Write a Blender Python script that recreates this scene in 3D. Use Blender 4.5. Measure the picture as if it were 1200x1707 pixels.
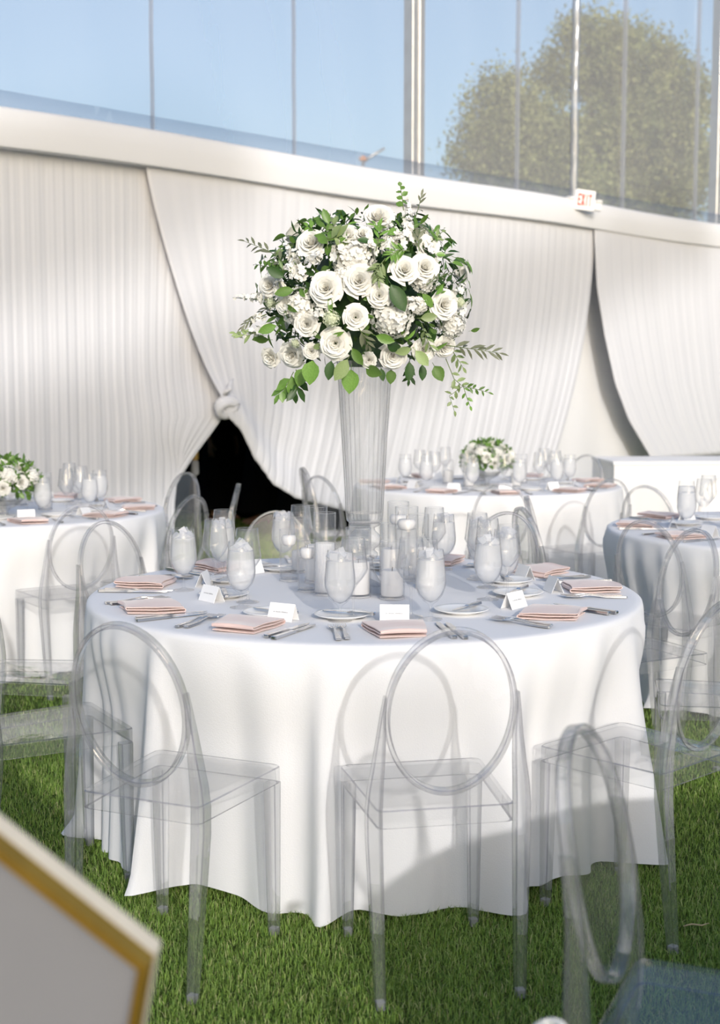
import bpy, bmesh, math, random
import numpy as np
from mathutils import Vector, Matrix, Euler

for _o in list(bpy.data.objects):
    bpy.data.objects.remove(_o)
SC = bpy.context.scene
COL = SC.collection
PI = math.pi
R = math.radians
rnd = random.Random(7)

# ------------------------------------------------------------------ camera
CAM_H, FPX, PITCH = 1.46, 2180.0, R(5.65)
cam_d = bpy.data.cameras.new('camera')
cam = bpy.data.objects.new('camera', cam_d)
COL.objects.link(cam)
cam.location = (0, 0, CAM_H)
cam.rotation_euler = (R(90) - PITCH, 0, 0)
cam_d.sensor_fit = 'VERTICAL'
cam_d.sensor_height = 36.0
cam_d.lens = FPX / 1707 * 36.0
cam_d.clip_start = 0.05
cam_d.clip_end = 500
cam_d.dof.use_dof = True
cam_d.dof.focus_distance = 4.0
cam_d.dof.aperture_fstop = 3.4
SC.camera = cam

# ------------------------------------------------------------------ light
SUN_DIR = Vector((-0.125, 0.54, -0.174)).normalized()      # the way the sunlight travels
sun_el = math.asin(-SUN_DIR.z)
to_sun = -SUN_DIR
world = bpy.data.worlds.new('sky')
SC.world = world
world.use_nodes = True
wn = world.node_tree.nodes
wn.clear()
wo = wn.new('ShaderNodeOutputWorld')
wb = wn.new('ShaderNodeBackground')
sky = wn.new('ShaderNodeTexSky')
sky.sky_type = 'NISHITA'
sky.sun_disc = False
sky.sun_elevation = sun_el
sky.sun_rotation = math.atan2(to_sun.x, to_sun.y)
sky.altitude = 50
sky.air_density = 1.0
sky.dust_density = 4.0
sky.ozone_density = 2.7
world.node_tree.links.new(sky.outputs[0], wb.inputs[0])
world.node_tree.links.new(wb.outputs[0], wo.inputs[0])
wb.inputs[1].default_value = 0.255
sun_d = bpy.data.lights.new('sun', 'SUN')
sun_d.energy = 2.1
sun_d.angle = R(0.8)
sun_d.color = (1.0, 0.972, 0.945)
sun = bpy.data.objects.new('sun', sun_d)
COL.objects.link(sun)
sun.rotation_euler = SUN_DIR.to_track_quat('-Z', 'Y').to_euler()
sun.location = (4, -15, 12)

SC.view_settings.view_transform = 'Standard'
SC.view_settings.look = 'None'
SC.view_settings.gamma = 1.0
SC.view_settings.use_curve_mapping = False
SC.view_settings.exposure = -0.22
cy = SC.cycles
cy.max_bounces = 16
cy.diffuse_bounces = 6
cy.glossy_bounces = 4
cy.transmission_bounces = 14
cy.transparent_max_bounces = 64
cy.caustics_reflective = False
cy.caustics_refractive = False
cy.sample_clamp_indirect = 6.0
cy.use_denoising = True
cy.use_adaptive_sampling = True
cy.adaptive_threshold = 0.015


def at(px, py, z):
    """the point at height z seen at a pixel of the 1200 x 1707 photograph"""
    x = (px - 600.0) / FPX
    y = (853.5 - py) / FPX
    d = Vector((x, math.cos(PITCH) + y * math.sin(PITCH), -math.sin(PITCH) + y * math.cos(PITCH)))
    k = (z - CAM_H) / d.z
    return Vector((0, 0, CAM_H)) + d * k


def at_y(px, py, Y):
    x = (px - 600.0) / FPX
    y = (853.5 - py) / FPX
    d = Vector((x, math.cos(PITCH) + y * math.sin(PITCH), -math.sin(PITCH) + y * math.cos(PITCH)))
    return Vector((0, 0, CAM_H)) + d * (Y / d.y)


def px_of(p):
    q = Vector(p) - Vector((0, 0, CAM_H))
    dep = q.y * math.cos(PITCH) - q.z * math.sin(PITCH)
    up = q.y * math.sin(PITCH) + q.z * math.cos(PITCH)
    return 600 + FPX * q.x / dep, 853.5 - FPX * up / dep


# ------------------------------------------------------------------ materials
def new_mat(name):
    m = bpy.data.materials.new(name)
    m.use_nodes = True
    nt = m.node_tree
    return m, nt, nt.nodes, nt.links


def pbr(name, col, rough=0.5, metal=0.0, noise=0.0, nscale=20.0, bump=0.0, bscale=200.0, sheen=0.0, trans=0.0, spec=0.5, vcol=None, objrand=0.0):
    """principled, its colour broken up by noise; trans adds light passing through thin cloth, petals and leaves"""
    m, nt, N, L = new_mat(name)
    b = N['Principled BSDF']
    out = N['Material Output']
    b.inputs['Roughness'].default_value = rough
    b.inputs['Metallic'].default_value = metal
    b.inputs['Specular IOR Level'].default_value = spec
    rgb = N.new('ShaderNodeRGB')
    rgb.outputs[0].default_value = (*col, 1)
    src = rgb.outputs[0]
    if vcol:
        a = N.new('ShaderNodeAttribute')
        a.attribute_name = vcol
        src = a.outputs['Color']
    if objrand:
        oi = N.new('ShaderNodeObjectInfo')
        hsv = N.new('ShaderNodeHueSaturation')
        mr = N.new('ShaderNodeMapRange')
        mr.inputs['To Min'].default_value = 1 - objrand
        mr.inputs['To Max'].default_value = 1 + objrand
        L.new(oi.outputs['Random'], mr.inputs['Value'])
        L.new(mr.outputs[0], hsv.inputs['Value'])
        L.new(src, hsv.inputs['Color'])
        src = hsv.outputs[0]
    if noise:
        tc = N.new('ShaderNodeTexCoord')
        nz = N.new('ShaderNodeTexNoise')
        nz.inputs['Scale'].default_value = nscale
        nz.inputs['Detail'].default_value = 4
        L.new(tc.outputs['Object'], nz.inputs['Vector'])
        mr = N.new('ShaderNodeMapRange')
        mr.inputs['From Min'].default_value = 0.3
        mr.inputs['From Max'].default_value = 0.7
        mr.inputs['To Min'].default_value = 1 - noise
        mr.inputs['To Max'].default_value = 1 + noise * 0.5
        L.new(nz.outputs['Fac'], mr.inputs['Value'])
        mx = N.new('ShaderNodeVectorMath')
        mx.operation = 'SCALE'
        L.new(src, mx.inputs[0])
        L.new(mr.outputs[0], mx.inputs['Scale'])
        src = mx.outputs[0]
    L.new(src, b.inputs['Base Color'])
    if bump:
        tc = N.new('ShaderNodeTexCoord')
        nz = N.new('ShaderNodeTexNoise')
        nz.inputs['Scale'].default_value = bscale
        nz.inputs['Detail'].default_value = 3
        L.new(tc.outputs['Object'], nz.inputs['Vector'])
        bp = N.new('ShaderNodeBump')
        bp.inputs['Strength'].default_value = bump
        bp.inputs['Distance'].default_value = 0.01
        L.new(nz.outputs['Fac'], bp.inputs['Height'])
        L.new(bp.outputs[0], b.inputs['Normal'])
    if sheen:
        b.inputs['Sheen Weight'].default_value = sheen
    if trans:
        t = N.new('ShaderNodeBsdfTranslucent')
        L.new(src, t.inputs['Color'])
        mix = N.new('ShaderNodeMixShader')
        mix.inputs[0].default_value = trans
        L.new(b.outputs[0], mix.inputs[1])
        L.new(t.outputs[0], mix.inputs[2])
        L.new(mix.outputs[0], out.inputs['Surface'])
    return m


def clear(name, face=(0.97, 0.97, 0.98), edge=(0.6, 0.6, 0.66), blend=0.25, haze=0.02, rough=0.03, ior=1.49, refl=1.0, hazecol=(0.9, 0.9, 0.92), refr=0.0):
    """clear thin-walled plastic or glass: what passes through, more absorbed at grazing angles; Fresnel gloss; a trace of haze"""
    m, nt, N, L = new_mat(name)
    N.remove(N['Principled BSDF'])
    out = N['Material Output']
    lw = N.new('ShaderNodeLayerWeight')
    lw.inputs[0].default_value = 0.5                     # facing = 1 - |cos|

    def power(e_, scale, add):
        p_ = N.new('ShaderNodeMath')
        p_.operation = 'POWER'
        p_.inputs[1].default_value = e_
        L.new(lw.outputs['Facing'], p_.inputs[0])
        q_ = N.new('ShaderNodeMath')
        q_.operation = 'MULTIPLY_ADD'
        q_.use_clamp = True
        q_.inputs[1].default_value = scale
        q_.inputs[2].default_value = add
        L.new(p_.outputs[0], q_.inputs[0])
        return q_.outputs[0]
    f0 = ((ior - 1) / (ior + 1)) ** 2 * refl
    cm = N.new('ShaderNodeMix')
    cm.data_type = 'RGBA'
    cm.inputs[6].default_value = (*face, 1)
    cm.inputs[7].default_value = (*edge, 1)
    L.new(power(.9 / blend, 1.0, 0.0), cm.inputs[0])
    tr = N.new('ShaderNodeBsdfTransparent')
    L.new(cm.outputs[2], tr.inputs[0])
    thru = tr.outputs[0]
    if refr:                                             # part of the light is bent by the thickness
        rf = N.new('ShaderNodeBsdfRefraction')
        rf.inputs['IOR'].default_value = ior
        rf.inputs['Roughness'].default_value = 0.0
        L.new(cm.outputs[2], rf.inputs[0])
        rm = N.new('ShaderNodeMixShader')
        rm.inputs[0].default_value = refr
        L.new(tr.outputs[0], rm.inputs[1])
        L.new(rf.outputs[0], rm.inputs[2])
        thru = rm.outputs[0]
    df = N.new('ShaderNodeBsdfTranslucent')
    df.inputs[0].default_value = (*hazecol, 1)
    df2 = N.new('ShaderNodeBsdfDiffuse')
    df2.inputs[0].default_value = (*hazecol, 1)
    dm = N.new('ShaderNodeMixShader')
    dm.inputs[0].default_value = 0.7
    L.new(df.outputs[0], dm.inputs[1])
    L.new(df2.outputs[0], dm.inputs[2])
    hm = N.new('ShaderNodeMixShader')
    hm.inputs[0].default_value = haze
    L.new(thru, hm.inputs[1])
    L.new(dm.outputs[0], hm.inputs[2])
    gl = N.new('ShaderNodeBsdfGlossy')
    gl.inputs['Roughness'].default_value = rough
    mix = N.new('ShaderNodeMixShader')
    L.new(power(5.0, min(1.0, refl) * (1 - f0), f0), mix.inputs[0])
    L.new(hm.outputs[0], mix.inputs[1])
    L.new(gl.outputs[0], mix.inputs[2])
    L.new(mix.outputs[0], out.inputs['Surface'])
    return m


M = {}
M['cloth'] = pbr('white_linen', (0.86, 0.855, 0.86), 0.85, bump=0.12, bscale=260, sheen=0.1, trans=0.06, spec=0.2)
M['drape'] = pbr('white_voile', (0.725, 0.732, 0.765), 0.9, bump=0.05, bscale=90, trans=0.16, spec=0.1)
M['sheer'] = pbr('sheer_white_voile', (0.90, 0.89, 0.895), 0.9, trans=0.72, spec=0.1)
M['canvas'] = pbr('white_tent_canvas', (0.80, 0.805, 0.82), 0.7, noise=0.03, nscale=1.2, trans=0.15, spec=0.2)
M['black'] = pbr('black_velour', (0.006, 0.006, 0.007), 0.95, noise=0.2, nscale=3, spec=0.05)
M['ground'] = pbr('turf_backing', (0.08, 0.115, 0.025), 0.95, noise=0.4, nscale=60, spec=0.1)
M['blade'] = pbr('turf_blade', (0.1, 0.2, 0.03), 0.5, vcol='shade', trans=0.25, spec=0.3)
M['acrylic'] = clear('clear_polycarbonate', (0.995, 0.995, 0.996), (0.95, 0.95, 0.96), 0.2, 0.035, 0.02, 1.42, .8, (1, 1, 1))
M['acrylic_edge'] = clear('polycarbonate_edge', (0.70, 0.695, 0.74), (0.42, 0.42, 0.50), 0.35, 0.04, 0.04, 1.5, 2.0, refr=.3)
M['foot'] = clear('frosted_glide', (0.9, 0.9, 0.92), (0.7, 0.7, 0.74), 0.3, 0.35, 0.15, 1.45, 1.0)
M['acrylic_frame'] = clear('thick_polycarbonate', (0.99, 0.99, 0.992), (0.92, 0.92, 0.935), 0.3, 0.055, 0.02, 1.48, 1.3, (1, 1, 1), refr=.24)
M['panel'] = clear('polycarbonate_panel', (0.98, 0.98, 0.982), (0.86, 0.86, 0.88), 0.2, 0.03, 0.02, 1.42, .9, (1, 1, 1))
M['goblet'] = clear('goblet_glass', (0.998, 0.998, 0.998), (0.9, 0.9, 0.915), 0.2, 0.02, 0.01, 1.45, 1.0, (1, 1, 1))
M['glass'] = clear('thin_glass', (0.999, 0.999, 0.999), (0.81, 0.81, 0.83), 0.22, 0.02, 0.01, 1.46, 1.1, (1, 1, 1), refr=.04)
M['cylinder_glass'] = clear('cylinder_glass', (0.999, 0.999, 0.999), (0.93, 0.93, 0.94), 0.22, 0.02, 0.01, 1.45, .9, (1, 1, 1))
M['glass_rim'] = clear('glass_rim', (0.92, 0.92, 0.93), (0.75, 0.75, 0.8), 0.3, 0.35, 0.08, 1.5, 2.0, (1, 1, 1))
M['vase_glass'] = clear('cast_glass', (0.997, 0.997, 0.997), (0.66, 0.655, 0.665), 0.24, 0.05, 0.02, 1.5, 1.2, (1, 1, 1), refr=.10)
M['water'] = clear('iced_water', (0.995, 0.995, 0.996), (0.96, 0.96, 0.97), 0.2, 0.42, 0.05, 1.33, 1.0, (1, 1, 1))
M['ice'] = clear('ice', (0.99, 0.99, 0.993), (0.9, 0.9, 0.92), 0.25, 0.35, 0.05, 1.31, 1.3, (1, 1, 1))
M['clear_water'] = clear('still_water', (0.985, 0.987, 0.99), (0.8, 0.8, 0.83), 0.15, 0.05, 0.01, 1.33)
M['wax'] = pbr('white_wax', (0.90, 0.885, 0.87), 0.45, trans=0.25)
M['wick'] = pbr('candle_wick', (0.12, 0.1, 0.08), 0.9)
M['silver'] = pbr('polished_steel', (0.72, 0.71, 0.71), 0.18, 1.0)
M['napkin'] = pbr('blush_satin', (0.70, 0.53, 0.485), 0.42, bump=0.06, bscale=500, sheen=0.3, spec=0.35)
M['china'] = pbr('white_china', (0.86, 0.855, 0.84), 0.15)
M['card'] = pbr('white_card', (0.88, 0.875, 0.865), 0.6)
M['ink'] = pbr('grey_ink', (0.35, 0.35, 0.36), 0.8)
M['petal'] = pbr('white_petal', (0.86, 0.845, 0.79), 0.55, trans=0.15, spec=0.2, objrand=0.04)
M['petal_green'] = pbr('green_white_petal', (0.74, 0.78, 0.58), 0.55, trans=0.3, spec=0.2)
M['leaf'] = pbr('mid_green_leaf', (0.17, 0.32, 0.06), 0.38, noise=0.3, nscale=30, trans=0.3, objrand=0.35)
M['leaf_pale'] = pbr('pale_green_leaf', (0.32, 0.42, 0.17), 0.45, noise=0.2, nscale=30, trans=0.25, objrand=0.25)
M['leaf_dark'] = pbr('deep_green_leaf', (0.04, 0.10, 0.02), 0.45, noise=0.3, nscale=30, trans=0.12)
M['olive'] = pbr('olive_leaf', (0.17, 0.185, 0.11), 0.5, noise=0.2, nscale=40, trans=0.15)
M['stem'] = pbr('green_stem', (0.12, 0.17, 0.05), 0.6)
M['vinyl'] = clear('clear_vinyl', (0.91, 0.89, 0.86), (0.85, 0.85, 0.85), 0.2, 0.25, 0.06, 1.3, 1.0)
M['seam'] = clear('vinyl_seam', (0.80, 0.82, 0.85), (0.6, 0.62, 0.66), 0.3, 0.25, 0.12, 1.5, 1.5)
M['alu'] = pbr('brushed_aluminium', (0.62, 0.61, 0.60), 0.35, 0.9, noise=0.12, nscale=8)
M['gold'] = pbr('gold_frame', (0.52, 0.30, 0.05), 0.32, 0.75, noise=0.1, nscale=30)
M['gold_edge'] = pbr('sunlit_gilt_edge', (0.74, 0.66, 0.52), 0.5, 0.1, noise=0.08, nscale=20)  # outer edge of the gold frame, its sunlight put into the pale colour
M['board'] = pbr('shaded_white_board', (0.255, 0.25, 0.26), 0.6, noise=0.06, nscale=3)  # white face, its shade put into the even grey colour
M['sign_white'] = pbr('white_plastic', (0.84, 0.83, 0.82), 0.5)
M['sign_red'] = pbr('red_letters', (0.55, 0.05, 0.02), 0.6)
M['bark'] = pbr('grey_bark', (0.14, 0.115, 0.09), 0.9, noise=0.4, nscale=6)
M['oak'] = pbr('oak_foliage', (0.10, 0.11, 0.045), 0.6, vcol='shade', trans=0.3)
M['skin'] = pbr('skin', (0.42, 0.24, 0.16), 0.5)
M['hair'] = pbr('dark_hair', (0.02, 0.014, 0.01), 0.5)
M['black_cloth'] = pbr('black_crepe', (0.008, 0.008, 0.009), 0.9, spec=0.1)
M['nude_shoe'] = pbr('nude_leather', (0.36, 0.22, 0.15), 0.4)
M['grey_metal'] = pbr('grey_painted_steel', (0.25, 0.25, 0.26), 0.5)
M['amber'] = pbr('amber_lens', (0.75, 0.3, 0.08), 0.3)
M['yellow'] = pbr('yellow_fabric', (0.75, 0.5, 0.16), 0.8)
M['pale_blue'] = pbr('grey_blue_fabric', (0.45, 0.48, 0.55), 0.8)


# ------------------------------------------------------------------ mesh helpers
class MB:
    def __init__(self):
        self.v, self.f, self.m = [], [], []

    def add(self, verts, faces, mi=0):
        o = len(self.v)
        self.v += [tuple(p) for p in verts]
        for f in faces:
            self.f.append(tuple(i + o for i in f))
            self.m.append(mi)

    def box(self, c, s, mi=0, rot=None, b=0.0):
        """box with chamfered vertical edges when b > 0"""
        hx, hy, hz = s[0] / 2, s[1] / 2, s[2] / 2
        if b:
            ring = [(-hx + b, -hy), (hx - b, -hy), (hx, -hy + b), (hx, hy - b), (hx - b, hy), (-hx + b, hy), (-hx, hy - b), (-hx, -hy + b)]
        else:
            ring = [(-hx, -hy), (hx, -hy), (hx, hy), (-hx, hy)]
        n = len(ring)
        vs = [Vector((x, y, -hz)) for x, y in ring] + [Vector((x, y, hz)) for x, y in ring]
        fs = [tuple(range(n - 1, -1, -1)), tuple(range(n, 2 * n))] + [(i, (i + 1) % n, (i + 1) % n + n, i + n) for i in range(n)]
        if rot is not None:
            vs = [rot @ p for p in vs]
        c = Vector(c)
        self.add([p + c for p in vs], fs, mi)

    def rings(self, rings, mi=0, cap=True, close=False, mats=None):
        n = len(rings[0])
        vs = [p for r in rings for p in r]
        fs, ms = [], []
        k = len(rings)
        for a in range(k if close else k - 1):
            b = (a + 1) % k
            for i in range(n):
                j = (i + 1) % n
                fs.append((a * n + i, a * n + j, b * n + j, b * n + i))
                ms.append(mats[i] if mats else mi)
        if cap and not close:
            fs.append(tuple(range(n - 1, -1, -1)))
            fs.append(tuple((k - 1) * n + i for i in range(n)))
            ms += [mi, mi]
        o = len(self.v)
        self.v += [tuple(p) for p in vs]
        self.f += [tuple(i + o for i in f) for f in fs]
        self.m += ms

    def tube(self, path, rad, n=8, mi=0):
        path = [Vector(p) for p in path]
        if not isinstance(rad, (list, tuple)):
            rad = [rad] * len(path)
        rs = []
        up = Vector((0.31, 0.17, 0.93)).normalized()
        for i, p in enumerate(path):
            t = (path[min(i + 1, len(path) - 1)] - path[max(i - 1, 0)]).normalized()
            a = t.cross(up)
            if a.length < 1e-3:
                a = t.cross(Vector((1, 0, 0)))
            a.normalize()
            b = t.cross(a)
            rs.append([p + (a * math.cos(2 * PI * k / n) + b * math.sin(2 * PI * k / n)) * rad[i] for k in range(n)])
        self.rings(rs, mi)

    def lathe(self, prof, n=32, mi=0, c=(0, 0, 0), mod=None, mats=None):
        """prof: (r, z) from the bottom; mod(theta, i) scales the radius; closed where r is 0"""
        c = Vector(c)
        o = len(self.v)
        idx = []
        for i, (r, z) in enumerate(prof):
            if r < 1e-6:
                self.v.append(tuple(c + Vector((0, 0, z))))
                idx.append([len(self.v) - 1] * n)
            else:
                row = []
                for k in range(n):
                    th = 2 * PI * k / n
                    q = r * (mod(th, i) if mod else 1)
                    self.v.append(tuple(c + Vector((q * math.cos(th), q * math.sin(th), z))))
                    row.append(len(self.v) - 1)
                idx.append(row)
        for a in range(len(prof) - 1):
            for k in range(n):
                j = (k + 1) % n
                q = [idx[a][k], idx[a][j], idx[a + 1][j], idx[a + 1][k]]
                q2 = []
                for w in q:
                    if w not in q2:
                        q2.append(w)
                if len(q2) > 2:
                    self.f.append(tuple(q2))
                    self.m.append(mats[a] if mats else mi)

    def grid(self, fn, nu, nv, mi=0, closeu=False):
        o = len(self.v)
        cols = nu if closeu else nu + 1
        for j in range(nv + 1):
            for i in range(cols):
                self.v.append(tuple(fn(i / nu, j / nv)))
        for j in range(nv):
            for i in range(nu):
                a, b = i, (i + 1) % cols
                self.f.append((o + j * cols + a, o + j * cols + b, o + (j + 1) * cols + b, o + (j + 1) * cols + a))
                self.m.append(mi)

    def mesh(self, name, mats, smooth=True, sharp=None):
        me = bpy.data.meshes.new(name)
        me.from_pydata(self.v, [], self.f)
        for m in (mats if isinstance(mats, (list, tuple)) else [mats]):
            me.materials.append(m)
        me.polygons.foreach_set('material_index', self.m)
        if smooth:
            me.polygons.foreach_set('use_smooth', [True] * len(self.f))
        bm_ = bmesh.new()
        bm_.from_mesh(me)
        bmesh.ops.recalc_face_normals(bm_, faces=bm_.faces)
        bm_.to_mesh(me)
        bm_.free()
        me.update()
        if smooth and sharp:
            me.set_sharp_from_angle(angle=R(sharp))
        return me


def obj(name, me, parent=None, loc=None, rot=None, scale=None):
    o = bpy.data.objects.new(name, me)
    COL.objects.link(o)
    if parent is not None:
        o.parent = parent
    if loc is not None:
        o.location = loc
    if rot is not None:
        o.rotation_euler = rot
    if scale is not None:
        o.scale = scale if isinstance(scale, (list, tuple, Vector)) else (scale,) * 3
    return o


def tag(o, label=None, cat=None, group=None, kind=None):
    if label:
        o['label'] = label
    if cat:
        o['category'] = cat
    if group:
        o['group'] = group
    if kind:
        o['kind'] = kind
    return o


def thing(name, label, cat, loc=(0, 0, 0), rz=0.0, group=None):
    o = bpy.data.objects.new(name, None)
    o.empty_display_size = 0.1
    COL.objects.link(o)
    o.location = loc
    o.rotation_euler = (0, 0, rz)
    return tag(o, label, cat, group)


def struct(name, me, loc=None, rot=None):
    return tag(obj(name, me, None, loc, rot), kind='structure')


def copy_tree(o, parent=None):
    c = o.copy()
    COL.objects.link(c)
    if parent is not None:
        c.parent = parent
    for ch in list(o.children):
        copy_tree(ch, c)
    return c


ORD = ['first', 'second', 'third', 'fourth', 'fifth', 'sixth', 'seventh', 'eighth', 'ninth', 'tenth', 'eleventh', 'twelfth']

# ================================================================== the tent wall
PA = at_y(0, 853, 9.2)
PB = at_y(1200, 853, 16.1)
PA.z = PB.z = 0
WT = (PB - PA).normalized()
WN = Vector((-WT.y, WT.x, 0))             # away from the camera
WROT = math.atan2(WT.y, WT.x)
Z_BAND0, Z_BAND1, Z_TOP = 3.06, 3.33, 6.4


def s_of(px):
    """distance along the wall at which a pixel column meets it"""
    d = Vector(((px - 600) / FPX, 1.0, 0))
    # PA + s*WT = k*d
    det = WT.x * (-d.y) - WT.y * (-d.x)
    s = ((-PA.x) * (-d.y) - (-PA.y) * (-d.x)) / det
    return s


def W(s, off, z):
    p = PA + WT * s + WN * off
    return Vector((p.x, p.y, z))


def zw(px, py):
    p = W(s_of(px), 0, 0)
    return at_y(px, py, p.y).z


# ---- floor
mb = MB()
mb.grid(lambda u, v: Vector((-40 + 80 * u, -40 + 110 * v, 0.0)), 8, 8)
struct('floor', mb.mesh('floor', M['ground']))

# ---- canvas side wall behind the drapes (open behind the tied drapes), band, posts, clear panes
S0, S1 = s_of(-260), s_of(1330)
Z_TIE = 1.17
sA, sB = s_of(225), s_of(690)
for nm, a, b, z0, z1 in (('wall_near', S0, sA, 0, Z_BAND1 - .02), ('wall_far', sB, S1, 0, Z_BAND1 - .02), ('wall_over_opening', sA, sB, Z_TIE + .12, Z_BAND1 - .02)):
    mb = MB()
    n = max(2, int((b - a) / .25))
    mb.grid(lambda u, v: W(a + (b - a) * u, .16 + .012 * math.sin(u * n * 2.1), z0 + (z1 - z0) * v), n * 2, 2)
    mb.grid(lambda u, v: W(a + (b - a) * u, .175 + .012 * math.sin(u * n * 2.1), z0 + (z1 - z0) * v), n * 2, 2)
    struct(nm, mb.mesh(nm, M['canvas']))

mb = MB()
prof = [(-.16, Z_BAND0), (-.165, Z_BAND0 + .02), (-.16, (Z_BAND0 + Z_BAND1) / 2), (-.16, Z_BAND1 - .03), (-.13, Z_BAND1), (.1, Z_BAND1), (.13, Z_BAND0), (-.1, Z_BAND0)]
rings = []
for i in range(61):
    s = S0 + (S1 - S0) * i / 60
    sag = .012 * math.sin(s * 1.3)
    rings.append([W(s, o_ + .006 * math.sin(s * 2.3 + z), z + sag * (1 if z > Z_BAND0 + .1 else 1)) for o_, z in prof])
mb.rings(rings)
struct('trim_1', mb.mesh('eave_band', M['canvas'], sharp=50))
tr = bpy.data.objects['trim_1']
tr['label'] = 'white fabric band along the top of the draped wall'


def post(px, w):
    s = s_of(px)
    m_ = MB()
    c = W(s, .10, 0)
    rot = Matrix.Rotation(WROT, 3, 'Z')
    for dx, ww, dy in ((-w * .28, w * .44, 0), (w * .28, w * .44, 0), (0, w * .2, .02)):
        m_.box(c + rot @ Vector((dx, dy, Z_TOP / 2)), (ww, .12, Z_TOP), 0, rot, .006)
    return m_


k = 0
seams = [s_of(-260)] + [s_of(p) for p in (-30, 264, 494, 700, 857, 950, 1030, 1149, 1190)] + [S1]
for i, (a, b) in enumerate(zip(seams[:-1], seams[1:])):
    mb = MB()
    nn = max(6, int((b - a) / .12))

    def vin(u, v, o_=0.0):
        s = a + (b - a) * u
        z = Z_BAND1 - .03 + (Z_TOP - Z_BAND1) * v
        rip = .010 * math.sin(s * 7 + z * 1.3) + .006 * math.sin(s * 17 + z * 4)
        return W(s, .03 + rip * math.sin(PI * u) ** .5 + o_, z)
    mb.grid(vin, nn, 14)
    struct('window_%d' % (i + 1), mb.mesh('clear_vinyl_pane', M['vinyl']))
for i, (px, w) in enumerate(((701, .165), (1196, .2), (-32, .16))):
    struct('trim_%d' % (i + 2), post(px, w).mesh('aluminium_post', M['alu'], False))
for i, (px, w) in enumerate(((264, .012), (494, .010), (857, .022), (950, .085), (1030, .03), (1149, .025))):
    mb = MB()
    s = s_of(px)
    rs = []
    for j in range(50):
        z = Z_BAND1 - .05 + (Z_TOP - Z_BAND1 + .05) * j / 49
        o_ = .006 * math.sin(z * 5 + px) if w > .05 else 0.002 * math.sin(z * 9)
        ww = w / 2 * (1 + (.18 * math.sin(z * 23) if w > .05 else 0))
        rs.append([W(s - ww + o_, .03, z), W(s - ww * .3 + o_, -.012 - w * .12, z), W(s + ww * .4 + o_, -.012 - w * .2, z), W(s + ww + o_, .035, z)])
    mb.rings(rs)
    struct('trim_%d' % (i + 5), mb.mesh('vinyl_seam', M['seam'], w > .05))
# hem pocket along the bottom of the clear panes
mb = MB()
rs = []
for i in range(61):
    s = S0 + (S1 - S0) * i / 60
    rs.append([W(s, .0, Z_BAND1 - .05), W(s, -.004, Z_BAND1 + .14), W(s, .02, Z_BAND1 + .145), W(s, .022, Z_BAND1 - .05)])
mb.rings(rs)
struct('trim_11', mb.mesh('vinyl_hem', clear('vinyl_hem', (0.86, 0.88, 0.91), (0.7, 0.72, 0.76), 0.2, 0.08, 0.1, 1.3)))

# ---- drapes: sheer panels, their folds running from the gathered top to the hem
S_TIE = s_of(350)
Z_TIE = zw(350, 694)


def fold(u, n, seed):
    """folds across a panel, u in 0..1"""
    return (math.sin(2 * PI * n * u + 1.3 * math.sin(2 * PI * u * n * .21 + seed)) * .6 + math.sin(2 * PI * n * 2.3 * u + seed * 3) * .25 + math.sin(2 * PI * n * .37 * u + seed) * .5)


def panel(name, label, top, bot, nfold, depth0, depth1, off, seed, nu=260, nv=48, bow=None):
    """top(u), bot(u) -> (s, z); threads run straight from top to bottom, bow(u, v) shifts them along the wall"""
    m_ = MB()

    def fn(u, v):
        s0_, z0_ = top(u)
        s1_, z1_ = bot(u)
        s = s0_ + (s1_ - s0_) * v
        z = z0_ + (z1_ - z0_) * v
        if bow:
            ds, dz = bow(u, v)
            s += ds
            z += dz
        d = depth0 + (depth1 - depth0) * v
        return W(s, off + d * fold(u, nfold, seed) + .012 * math.sin(7 * v + 9 * u + seed), z)
    m_.grid(fn, nu, nv)
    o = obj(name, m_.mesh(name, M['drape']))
    sm = o.modifiers.new('thickness', 'SOLIDIFY')
    sm.thickness = .004
    tag(o, label, 'drape', 'white drapes along the tent wall')
    return o


ZT = Z_BAND0 + .03
# first panel: from beyond the frame to the crossing, gathered at the tie, its edge sweeping back to the left below it
sL = s_of(-260)
sX = s_of(262)


def lerp(a, b, t):
    return a + (b - a) * t


def smooth(t):
    t = max(0, min(1, t))
    return t * t * (3 - 2 * t)


S_LB = s_of(238)


S_UN = s_of(372)


def p1_edge(z):
    """right edge of the first panel: tucked behind the second down to the tie, then swept back to the left"""
    if z > Z_TIE:
        return lerp(S_UN, S_TIE + .03, smooth((ZT - z) / (ZT - Z_TIE)))
    t = (Z_TIE - z) / Z_TIE
    return lerp(S_TIE + .03, S_LB, 1 - (1 - t) ** 1.5)


def p1(u, v):
    z = lerp(ZT, 0.01, v)
    e = p1_edge(z)
    w = u
    base = lerp(sL, S_UN, w)
    # only the threads near the edge lean to the tie; further left they hang straight
    reach = lerp(.5, .80, smooth((Z_TIE + .35 - z) / .8))
    shift = (e - S_UN) * smooth((w - reach) / (1 - reach)) ** 1.3
    near = math.exp(-((z - Z_TIE) / .3) ** 2) * smooth((w - .75) / .25)
    d = lerp(.0022, .006, v) * (1 - .6 * near)
    off = -.03 - .10 * math.exp(-((z - Z_TIE) / .35) ** 2) * smooth((w - .6) / .4)
    return W(base + shift, off + d * fold(u, 34, 1.0), z)


mb = MB()
mb.grid(p1, 440, 60)
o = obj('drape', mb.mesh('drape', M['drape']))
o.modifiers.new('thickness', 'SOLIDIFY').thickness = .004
tag(o, 'white sheer drape tied back to the left of the dark opening', 'drape', 'white drapes along the tent wall')

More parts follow.
